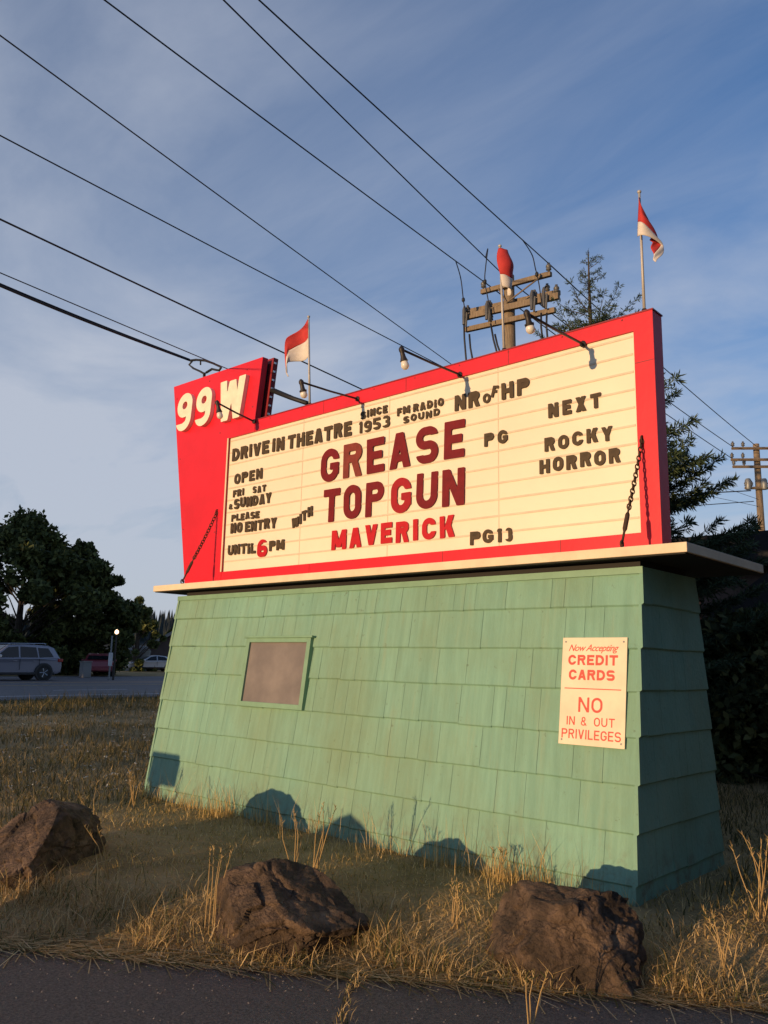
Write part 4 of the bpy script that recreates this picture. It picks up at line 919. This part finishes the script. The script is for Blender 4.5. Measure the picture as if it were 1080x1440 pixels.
def fir(label, loc, H, Rb, seed):
    rng = np.random.default_rng(seed); t = thing('fir_tree', label, 'tree', loc); tr = MB(); V = []; F = []
    tr.tube([Vector((0, 0, -.2)), Vector((.03, 0, H*.4)), Vector((0, .02, H*.8)), Vector((0, 0, H))], [.17, .11, .045, .008], 9)
    def spray(p, d, L, w):
        """needle clad twig: four thin pointed blades"""
        d = d/np.linalg.norm(d)
        for k in range(int(L/.012)+4):
            c = p+d*L*rng.uniform(0, 1); q = rng.normal(size=3); q -= d*(q@d)*.4; q = q/np.linalg.norm(q)*.6+d*.55; q /= np.linalg.norm(q)
            s = np.cross(q, rng.normal(size=3)); s /= np.linalg.norm(s); ln = w*rng.uniform(.7, 1.2); o = len(V)
            V.extend([c, c+q*ln*.5+s*ln*.085, c+q*ln, c+q*ln*.5-s*ln*.085]); F.append((o, o+1, o+2, o+3))
    z = .5
    while z < H-.15:
        f = 1-z/H; L0 = Rb*(f**.85)+.10; nb = int(rng.integers(6, 9)) if z < H*.74 else (5 if z < H*.86 else 4)
        for k in range(nb):
            a = rng.uniform(0, 6.283); L = L0*rng.uniform(.55, 1.15); el = rng.uniform(-.12, .35)+(.45 if f < .25 else 0)
            d = np.array([math.cos(a)*math.cos(el), math.sin(a)*math.cos(el), math.sin(el)]); p0 = np.array([0, 0, z+rng.uniform(-.1, .1)])
            p1 = p0+d*L*.6+np.array([0, 0, -.05*L]); p2 = p0+d*L+np.array([0, 0, .08*L])
            tr.tube([Vector(p0), Vector(p1), Vector(p2)], [.022*f+.006, .012*f+.004, .003], 5)
            for s in np.arange(.15, 1.0, .085/max(.3, L)*1.3):
                pp = p0+(p1-p0)*s/.6 if s < .6 else p1+(p2-p1)*(s-.6)/.4
                side = np.cross(d, [0, 0, 1]); side /= np.linalg.norm(side)
                for sg in (-1, 1):
                    if rng.uniform() < .12: continue
                    dd = d*.8+side*sg*rng.uniform(.5, 1.1)+np.array([0, 0, rng.uniform(-.15, .3)]); spray(pp, dd, L*.30*(1.15-s)*rng.uniform(.6, 1.2)+.03+.05*f, .055+.085*min(1, 2.5*f))
            spray(p2-d*.08, d, .06+.14*f, .055+.08*min(1, 2.5*f))
        z += rng.uniform(.13, .21)*(1 if z < H*.74 else (1.25 if z < H*.84 else 2.0))
    spray(np.array([0, 0, H-.2]), np.array([0, 0, 1.]), .2, .07)
    global WORLD_PARTS; WORLD_PARTS = False
    tr.build('trunk', M['bark'], t, smooth=60); WORLD_PARTS = True
    raw_mesh('foliage', np.array(V), np.array(F), M['needle'], t); return t
fp = gl(856, 14.5); ftop = CAM+ray(827, 352)*1.0; dd = ray(827, 352); kk = 14.6/math.hypot(dd.x, dd.y); FT = CAM+dd*kk
fir('slender fir tree rising behind the right end of the marquee', (FT.x, FT.y, 0), FT.z, 3.3, 8)

# ------------------------------------------------------------------ buildings
def beam_dir(u, D): return spot(u, D)
bp_ = spot(1090, 24)
bld = thing('brown_building', 'brown building with a dark flat roof behind the bushes at the right', 'building', (bp_.x, bp_.y, 0))
q = bp_
MB().box((q.x-3.2, q.y-1, -.2), (q.x+9, q.y+7, 4.15)).build('wall', M['wall2'], bld)
MB().box((q.x-3.8, q.y-1.7, 4.152), (q.x+9.6, q.y+7.6, 5.0)).build('roof', M['roof'], bld)
MB().prism_xz([(q.x-.8, 2.55), (q.x+5, 2.55), (q.x+5, 4.6), (q.x+2.2, 4.6)], q.y-3.4, q.y-1.002).build('porch_roof', M['roof'], bld)
hp = spot(250, 88)
hs = thing('gabled_house', 'pale gabled house across the highway, half hidden by the base', 'house', (hp.x, hp.y, ROADZ))
dv = (spot(300, 88)-spot(200, 88)).normalized(); nv = Vector((-dv.y, dv.x, 0))
def hv(a, b, z): return Vector((hp.x, hp.y, ROADZ))+dv*a+nv*b+Vector((0, 0, z))
g = MB(); pts = [(-3.4, 0), (6, 0), (6, 2.2), (1.6, 4.9), (-3.4, 1.9)]; n = 5
g.add([hv(a, 0, z) for a, z in pts]+[hv(a, 8, z) for a, z in pts], [tuple(range(5)), tuple(range(9, 4, -1))]+[(i, i+5, (i+1) % 5+5, (i+1) % 5) for i in range(5)])
g.build('wall', M['wall2'], hs)
rf = MB()
for (a0, z0_), (a1_, z1_) in (((-4.0, 1.62), (1.6, 5.0)), ((1.6, 5.0), (6.6, 1.9))):
    rf.hexa([hv(a0, -.6, z0_), hv(a1_, -.6, z1_), hv(a1_, 8.6, z1_), hv(a0, 8.6, z0_)], [hv(a0, -.6, z0_+.35), hv(a1_, -.6, z1_+.35), hv(a1_, 8.6, z1_+.35), hv(a0, 8.6, z0_+.35)])
rf.build('roof', M['pale'], hs)
tp_ = gl(192, 80)
tk = thing('storage_tank', 'pale upright tank beside the gabled house', 'tank', tp_)
MB().lathe([(1.2, 0), (1.2, 1.9), (.6, 2.3)], tp_, n=16).build('shell', M['pale'], tk, smooth=40)
MB().lathe([(1.25, 0), (1.25, .12)], tp_+Vector((0, 0, 1.7)), n=16).build('band', M['grey'], tk)

# ------------------------------------------------------------------ vehicles
def car(name, label, loc, rz, paint, suv=True, group=None):
    t = thing(name, label, 'car', loc, group); t.rotation_euler = (0, 0, rz)
    global WORLD_PARTS; WORLD_PARTS = False
    L, Wd = (4.8, 1.94) if suv else (4.5, 1.8)
    if suv:
        prof = [(-2.36, .42), (-2.40, .70), (-2.34, 1.06), (-1.2, 1.12), (.75, 1.10), (1.1, 1.07), (2.2, .98), (2.36, .80), (2.38, .40), (2.2, .30), (-2.2, .33)]
        cab_ = [(-2.30, 1.05), (-1.98, 1.60), (-1.7, 1.71), (-.6, 1.76), (.35, 1.70), (1.22, 1.07)]; wr, wx = .385, (-1.45, 1.46)
    else:
        prof = [(-2.2, .36), (-2.24, .62), (-2.16, .95), (-1.5, .98), (.9, .92), (1.9, .80), (2.18, .64), (2.2, .34), (2.0, .26), (-2.0, .28)]
        cab_ = [(-1.75, .96), (-1.05, 1.36), (-.2, 1.44), (.35, 1.36), (1.1, .90)]; wr, wx = .32, (-1.32, 1.35)
    def sect(mb, pts, f):
        vs = []; n = len(pts)
        for sgn in (-1, 1):
            for x, z in pts: vs.append((x, sgn*f(x, z), z))
        mb.add(vs, [tuple(range(n)), tuple(range(2*n-1, n-1, -1))]+[(i, i+n, (i+1) % n+n, (i+1) % n) for i in range(n)])
    zb = prof[3][1]; top = max(z for x, z in cab_)
    hw = lambda x, z: Wd/2*(1-.07*max(0, (abs(x)-1.6)/.8)**2)-(.03 if z < .45 else 0)
    b = MB(); sect(b, prof, hw); body = b.build('body', paint, t, bevel=.06)
    hc = lambda x, z: (Wd/2-.05)-.20*max(0, z-zb)/(top-zb)
    c = MB(); sect(c, cab_, hc); c.build('cabin', paint, t, bevel=.05)
    def side_glass(pts):
        for sg in (-1, 1):
            g = MB(); n = len(pts); vs = [(x, sg*(hc(x, z)+.006), z) for x, z in pts]+[(x, sg*(hc(x, z)-.01), z) for x, z in pts]
            g.add(vs, [tuple(range(n)), tuple(range(2*n-1, n-1, -1))]+[(i, i+n, (i+1) % n+n, (i+1) % n) for i in range(n)]); g.build('side_window', M['glass'], t)
    if suv:
        side_glass([(-1.92, 1.16), (-1.20, 1.14), (-1.12, 1.60), (-1.66, 1.585)]); side_glass([(-1.12, 1.14), (-.24, 1.13), (-.24, 1.645), (-1.04, 1.62)]); side_glass([(-.15, 1.13), (.98, 1.115), (.36, 1.60), (-.15, 1.645)])
    else:
        side_glass([(-1.3, 1.0), (-.3, .98), (-.3, 1.37), (-.95, 1.29)]); side_glass([(-.22, .98), (.8, .95), (.3, 1.29), (-.22, 1.37)])
    (xa, za), (xb_, zb_) = cab_[-1], cab_[-2]; ws = MB(); q = [(xa-.04, za+.04), (xb_+.03, zb_-.04)]; nx_ = .02
    ws.hexa([(q[0][0]+.02, -.72, q[0][1]+.01), (q[0][0]+.02, .72, q[0][1]+.01), (q[0][0]-.03, .72, q[0][1]-.01), (q[0][0]-.03, -.72, q[0][1]-.01)], [(q[1][0]+.03, -.62, q[1][1]+.02), (q[1][0]+.03, .62, q[1][1]+.02), (q[1][0]-.03, .62, q[1][1]), (q[1][0]-.03, -.62, q[1][1])]); ws.build('windscreen', M['glass'], t)
    (xa, za), (xb_, zb_) = cab_[0], cab_[1]
    ws = MB().hexa([(xa+.04, -.68, za+.10), (xa+.04, .68, za+.10), (xa+.10, .68, za+.08), (xa+.10, -.68, za+.08)], [(xb_-.03, -.6, zb_-.03), (xb_-.03, .6, zb_-.03), (xb_+.05, .6, zb_-.05), (xb_+.05, -.6, zb_-.05)]); ws.build('rear_window', M['glass'], t)
    for x in wx:
        for sg in (-1, 1):
            y = sg*(Wd/2-.10)
            MB().lathe([(wr+.075, 0), (wr+.075, .09), (wr+.04, .105)], (x, sg*(Wd/2-.09), wr+.02), (0, sg, 0), 22).build('wheel_arch', M['plastic'] if suv else M['plastic'], t)
            w = MB().lathe([(wr*.6, -.12), (wr*.95, -.12), (wr, -.08), (wr, .06), (wr*.95, .10), (wr*.66, .105), (wr*.62, .07)], (x, y+sg*.02, wr), (0, sg, 0), 24).build('wheel', M['tyre'], t, smooth=40)
            rm = MB().lathe([(wr*.62, .0), (wr*.64, .085), (wr*.56, .09), (wr*.5, .05), (.06, .06), (.05, .085)], (x, y+sg*.02, wr), (0, sg, 0), 20)
            for k in range(5):
                a = k*2*math.pi/5; rm.tube([(x, y+sg*.09, wr), (x+wr*.58*math.cos(a), y+sg*.10, wr+wr*.58*math.sin(a))], .032, 6)
            ro = rm.build('rim', M['rim'], None, smooth=40); ro.parent = w
    for sg in (-1, 1):
        MB().box((.78, sg*(Wd/2+.10)-.10, 1.08 if suv else .92), (.98, sg*(Wd/2+.10)+.10, 1.24 if suv else 1.06)).build('mirror', M['chrome'] if suv else paint, t, bevel=.03)
        zl = .92 if suv else .72
        MB().box((-L/2-.01, sg*.78-.16, zl), (-L/2+.25, sg*(Wd/2-.17)+.165, zl+.16)).build('tail_lamp', M['tail'], t, bevel=.02)
        MB().box((L/2-.32, sg*.74-.14, zl-.12), (L/2-.02, sg*.74+.14, zl+.04)).build('headlamp', M['chrome'], t, bevel=.02)
        if suv: MB().tube([(-1.6, sg*.62, 1.79), (-1.5, sg*.62, 1.82), (.2, sg*.62, 1.79), (.3, sg*.62, 1.74)], .018, 6).build('roof_rail', M['chrome'], t)
        for x in ((-1.18, -.2) if suv else (-.26,)): MB().box((x-.01, sg*(Wd/2+.001)-.012, .52), (x+.01, sg*(Wd/2+.001)+.004, (1.06 if suv else .9))).build('door_gap', M['plastic'], t)
        for x in ((-1.05, -.05) if suv else (-1.1, -.1)): MB().box((x, sg*(Wd/2+.012)-.014, .93 if suv else .80), (x+.2, sg*(Wd/2+.012)+.014, .97 if suv else .84)).build('door_handle', paint, t)
    MB().box((-L/2-.02, -Wd/2+.15, .36), (-L/2+.2, Wd/2-.15, .56)).build('bumper', M['plastic'] if suv else paint, t, bevel=.03)
    MB().box((-2.0, -Wd/2-.004, .28), (2.0, Wd/2+.004, .40)).build('sill', M['plastic'], t, bevel=.02)
    WORLD_PARTS = True
    return t
def on_road(u, X): d = ray(u, 940); k = (X-CAM.x)/d.x; return Vector((X, CAM.y+d.y*k, ROADZ+.002))
car('parked_car', 'grey sport utility car on the highway at the left edge', on_road(9, -38.6), -math.pi/2, M['suv'], True)
s_ = on_road(214, -52); s_ = spot(214, 78, ROADZ); car('parked_car', 'silver car parked across the highway near the gabled house', s_, rad(-110), M['silver'], False)
s_ = spot(139, 57, ROADZ); car('parked_car', 'maroon car parked across the highway under the trees', s_, rad(150), M['maroonpaint'], False)
# roadside things
p = spot(155, 47, ROADZ); lpz = .0
sp = thing('street_sign', 'slim post with a pale panel across the highway', 'sign post', p)
MB().tube([p, p+Vector((0, 0, 2.35))], .045, 8).build('post', M['grey'], sp)
MB().box((p.x-.03, p.y-.10, p.z+.75), (p.x+.05, p.y+.10, p.z+1.45)).build('marker', M['white'], sp)
p2 = spot(161, 47.5, ROADZ)
lmp = thing('yard_lamp', 'dark post lamp with a lit globe across the highway', 'lamp post', p2)
MB().tube([p2, p2+Vector((0, 0, 2.45))], [.06, .04], 8).build('post', M['pipe'], lmp)
lm = bpy.data.materials.new('lit_globe'); lm.use_nodes = True; b_ = lm.node_tree.nodes['Principled BSDF']; b_.inputs['Emission Color'].default_value = (1, .62, .34, 1); b_.inputs['Emission Strength'].default_value = 1.6
MB().lathe([(.03, 0), (.09, .04), (.11, .12), (.08, .2), (.02, .25)], p2+Vector((0, 0, 2.45)), n=12).build('globe', lm, lmp, smooth=1)
p3 = spot(121, 52, ROADZ)
ub = thing('utility_cabinet', 'pale utility box standing left of the maroon car', 'utility box', p3)
MB().box((p3.x-.25, p3.y-.25, p3.z), (p3.x+.25, p3.y+.25, p3.z+.9)).build('cabinet', M['pale'], ub, bevel=.03); MB().box((p3.x-.28, p3.y-.28, p3.z+.902), (p3.x+.28, p3.y+.28, p3.z+.95)).build('lid', M['grey'], ub)

# ------------------------------------------------------------------ grass and weeds
rng = np.random.default_rng(77)
def blades(P, hgt_, wid, lean, rng, bend=.5):
    n = len(P); a = rng.uniform(0, 2*np.pi, n); d = np.stack([np.cos(a), np.sin(a), np.zeros(n)], 1); f = a+np.pi/2+rng.normal(0, .9, n); s = np.stack([np.cos(f), np.sin(f), np.zeros(n)], 1)*(wid/2)[:, None]
    up = np.array([0, 0, 1.]); h = hgt_[:, None]; ln = lean[:, None]
    p1 = P+up*h*.5*np.sqrt(np.maximum(.05, 1-(ln*.6)**2))+d*h*.5*ln*.6; p2 = p1+up*h*.5*np.sqrt(np.maximum(.03, 1-np.minimum(ln, .98)**2))+d*h*.5*ln*(1+bend)
    V = np.stack([P-s, P+s, p1+s*.8, p1-s*.8, p2+s*.15, p2-s*.15], 1).reshape(-1, 3); o = np.arange(n)[:, None]*6
    F = np.concatenate([o+np.array([[0, 1, 2, 3]]), o+np.array([[3, 2, 4, 5]])], 1).reshape(-1, 4); return V, F
def inside_base(x, y): return (x > -BW-.03) & (x < .03) & (y > -.03) & (y < BD+.03)
def visible(x, y):
    dx_, dy_ = x-CAM.x, y-CAM.y; z_ = dx_*fw.x+dy_*fw.y; return (z_ > .5) & (np.abs((dx_*r0.x+dy_*r0.y)/np.maximum(z_, .1)) < .60)
def scatter(n, x0, x1, y0, y1, cond):
    x = rng.uniform(x0, x1, n); y = rng.uniform(y0, y1, n); k = cond(x, y) & ~inside_base(x, y) & visible(x, y); x, y = x[k], y[k]; return np.stack([x, y, hgt(x, y)-.01], 1)
def nz(x, y, f=1.3, o=0.): return np.array([noise.noise((a*f+o, b*f, 3.1)) for a, b in zip(x, y)])
# short lawn between boulders and base
P = scatter(95000, -11, 4, -4.2, 6, lambda x, y: (sdist(x, y) > .35)); n = len(P); k = nz(P[:, 0], P[:, 1], 1.1)
h = np.clip(.036+.035*k+rng.exponential(.016, n), .012, .15); V, F = blades(P, h, rng.uniform(.004, .008, n), np.abs(rng.normal(.72, .28, n)).clip(0, .97), rng)
tag(raw_mesh('lawn', V, F, M['lawn']), 'short dry grass covering the ground around the sign base', 'grass', kind='stuff')
# straw along the asphalt edge
P = scatter(90000, -8, 4, -5, 3, lambda x, y: (sdist(x, y) > -.06) & (sdist(x, y) < .85)); s = sdist(P[:, 0], P[:, 1]); k = nz(P[:, 0], P[:, 1], 2.3, 9)
keep = rng.uniform(0, 1, len(P)) < np.clip(.62+k*1.1, .12, 1); P = P[keep]; s = s[keep]; k = k[keep]; n = len(P)
h = np.clip((.075+.09*k+rng.exponential(.05, n))*np.clip(s*5+.35, .3, 1), .03, .42); V, F = blades(P, h, rng.uniform(.003, .0075, n), np.clip(np.abs(rng.normal(.85, .3, n)), 0, .985), rng, .8)
P2_ = []
for (cx_, cy_, rr_, nn_) in ((-3.3, -2.62, .55, 900), (-2.4, -2.35, .5, 700), (-1.4, -2.12, .5, 1100), (-.75, -1.55, .45, 800), (.12, -1.28, .42, 800), (.75, -.75, .4, 700)):
    P2_.append(np.stack([rng.normal(cx_, rr_*.55, nn_), rng.normal(cy_, rr_*.22, nn_), np.zeros(nn_)], 1))
P2_ = np.concatenate(P2_); P2_ = P2_[sdist(P2_[:, 0], P2_[:, 1]) > -.03]; P2_[:, 2] = hgt(P2_[:, 0], P2_[:, 1])-.01; n = len(P2_)
V2, F2 = blades(P2_, np.clip(.05+rng.exponential(.055, n), .04, .26), rng.uniform(.003, .0075, n), np.clip(np.abs(rng.normal(.75, .35, n)), 0, .985), rng, .8); F = np.concatenate([F, F2+len(V)]); V = np.concatenate([V, V2])
tag(raw_mesh('dry_grass', V, F, M['straw']), 'long straw coloured dry grass fringing the driveway around the boulders', 'grass', kind='stuff')
# loose straw lying on the asphalt edge
n = 2200; tt = rng.uniform(-4.5, 3, n); ss = np.abs(rng.normal(0, .14, n))-.07; kk_ = rng.uniform(0, 1, n); a = rng.normal(0, .75, n)+math.atan2(ed.y, ed.x); L = rng.uniform(.06, .35, n)
P = np.stack([EP.x+ed.x*tt+EN.x*ss, EP.y+ed.y*tt+EN.y*ss, np.zeros(n)], 1); P[:, 2] = np.maximum(hgt(P[:, 0], P[:, 1])+.012, -.184)+rng.uniform(0, .02, n); d = np.stack([np.cos(a), np.sin(a), rng.uniform(-.01, .05, n)], 1)*L[:, None]; q = np.stack([-np.sin(a), np.cos(a), np.zeros(n)], 1)*.003
V = np.stack([P-q, P+q, P+d+q, P+d-q], 1).reshape(-1, 3); tag(raw_mesh('loose_straw', V, np.arange(4*n).reshape(n, 4), M['straw']), 'loose straw lying on the broken edge of the asphalt', 'straw', kind='stuff')
ci = rng.integers(0, len(CRACK), 420); P = np.array(CRACK)[ci]+np.stack([rng.normal(0, .02, 420), rng.normal(0, .02, 420), np.full(420, -.004)], 1); h = rng.uniform(.015, .07, 420)*np.clip(1.4-ci/len(CRACK)*1.3, .2, 1.4)
V, F = blades(P, h, rng.uniform(.003, .006, 420), np.clip(np.abs(rng.normal(.8, .3, 420)), 0, .97), rng, .7); tag(raw_mesh('crack_grass', V, F, M['straw']), 'dry grass sprouting from the crack in the driveway', 'grass', kind='stuff')
# rough meadow towards the highway and to the right
P = scatter(160000, -21, 8, -3, 22, lambda x, y: ((x < -5.5) | (y > 2.0) | (x > .2)) & (sdist(x, y) > .7)); k = nz(P[:, 0], P[:, 1], .8, 4); n = len(P)
h = np.clip((.085+.10*k+rng.exponential(.03, n))*np.where(P[:, 0] < -13, .55, 1), .04, .6); V, F = blades(P, h, rng.uniform(.006, .013, n), np.abs(rng.normal(.45, .28, n)).clip(0, .95), rng)
tag(raw_mesh('meadow_grass', V, F, M['meadow']), 'rough brownish meadow grass between the sign base and the highway', 'grass', kind='stuff')
P = scatter(11000, -20, -15.5, -3, 24, lambda x, y: x < -15.5); n = len(P); k = nz(P[:, 0], P[:, 1], .35, 4)
h = np.clip(.03+.42*k+rng.exponential(.07, n), .04, .9); V, F = blades(P, h, rng.uniform(.010, .02, n), np.abs(rng.normal(.35, .25, n)).clip(0, .9), rng)
tag(raw_mesh('verge_weeds', V, F, M['meadow']), 'tall dry weeds on the verge of the highway', 'grass', kind='stuff')
# green weeds and seed heads along the foot of the wall
n = 5200; x = rng.uniform(-BW, 0, n); y = -np.abs(rng.exponential(.10, n))-.03; k = nz(x, y*0, 1.7, 2); keep = rng.uniform(0, 1, n) < np.clip(.5+k*1.6, .1, 1); x, y = x[keep], y[keep]; n = len(x)
P = np.stack([x, y, hgt(x, y)-.01], 1); h = np.clip(rng.exponential(.10, n)+.04, .04, .42); V, F = blades(P, h, rng.uniform(.003, .006, n), np.abs(rng.normal(.3, .2, n)).clip(0, .9), rng)
tag(raw_mesh('wall_weeds', V, F, M['lawn']), 'thin weeds growing along the foot of the shingled wall', 'grass', kind='stuff')
# white wild flowers
n = 210; P = scatter(900, -14, -2.5, -2.2, 9, lambda x, y: (sdist(x, y) > .9) & ((x < -5.6) | (y < -.5))); keep = rng.uniform(0, 1, len(P)) < np.where(P[:, 0] < -6, .5, .16); P = P[keep]; n = len(P)
hh = rng.uniform(.06, .26, n); fm = []; vv = []; ff = []
for p_, h_ in zip(P, hh):
    for k in range(5):
        c = p_+np.array([rng.normal(0, .022), rng.normal(0, .022), h_+rng.normal(0, .008)]); r = rng.uniform(.007, .014); o = len(vv)
        for j in range(5): a = j*1.2566; vv.append((c[0]+r*math.cos(a), c[1]+r*math.sin(a), c[2]+rng.normal(0, .004)))
        ff.append((o, o+1, o+2, o+3, o+4))
tag(raw_mesh('wildflowers', np.array(vv), np.array(ff), M['flower']), 'scattered small white wild flowers in the grass left of the base', 'flowers', kind='stuff')
# tall single weeds one can point at
def weed(loc, H, n, seed, label, spread=.12):
    r = random.Random(seed); x, y = loc[0], loc[1]; z = float(hgt(x, y)); t = thing('dry_weed', label, 'weed', (x, y, z), 'tall dry weed stalks')
    for k in range(n):
        a = r.uniform(0, 6.28); l = r.uniform(.2, 1)*spread*H*2.2; hh = H*r.uniform(.6, 1.0); b = Vector((x+r.gauss(0, .02), y+r.gauss(0, .02), z-.02)); tip = b+Vector((math.cos(a)*l, math.sin(a)*l, hh)); mid = b.lerp(tip, .55)+Vector((r.gauss(0, .02), r.gauss(0, .02), hh*.06))
        st = MB(); sd_ = st; st.tube([b, mid, tip], [.0045, .0032, .0015], 5)
        for q in range(9): c = mid.lerp(tip, .4+.6*q/9); sd_.tube([c, c+Vector((r.gauss(0, .014), r.gauss(0, .014), r.uniform(.01, .035)))], [.003, .001], 4)
        st.build('stalk', M['straw'], t)
for u, v, H, n, sp_, lab in ((298, 1285, .78, 5, .07, 'tall dry weed standing left of the middle boulder'), (150, 1240, .62, 2, .16, 'leaning dry stalk right of the left boulder'), (412, 1230, .50, 4, .12, 'dry weed behind the middle boulder'), (440, 1235, .55, 4, .2, 'leaning dry weed right of the middle boulder top'),
                             (748, 1395, .42, 3, .10, 'dry weed in front of the right boulder'), (132, 1165, .45, 3, .2, 'forked dry weed behind the left boulder'), (185, 1140, .55, 5, .1, 'dry weed at the left corner of the base'), (1075, 1300, .75, 9, .12, 'bushy dry weed at the right edge'), (1020, 1340, .42, 7, .22, 'dry weed right of the right boulder'),
                             (640, 1290, .35, 5, .15, 'short dry weed between the middle and right boulders'), (700, 1245, .30, 5, .12, 'short dry weed at the wall behind the right boulder')):
    p = at_z(u, v, -.03); weed((p.x, p.y), H, n, int(u), lab, sp_)
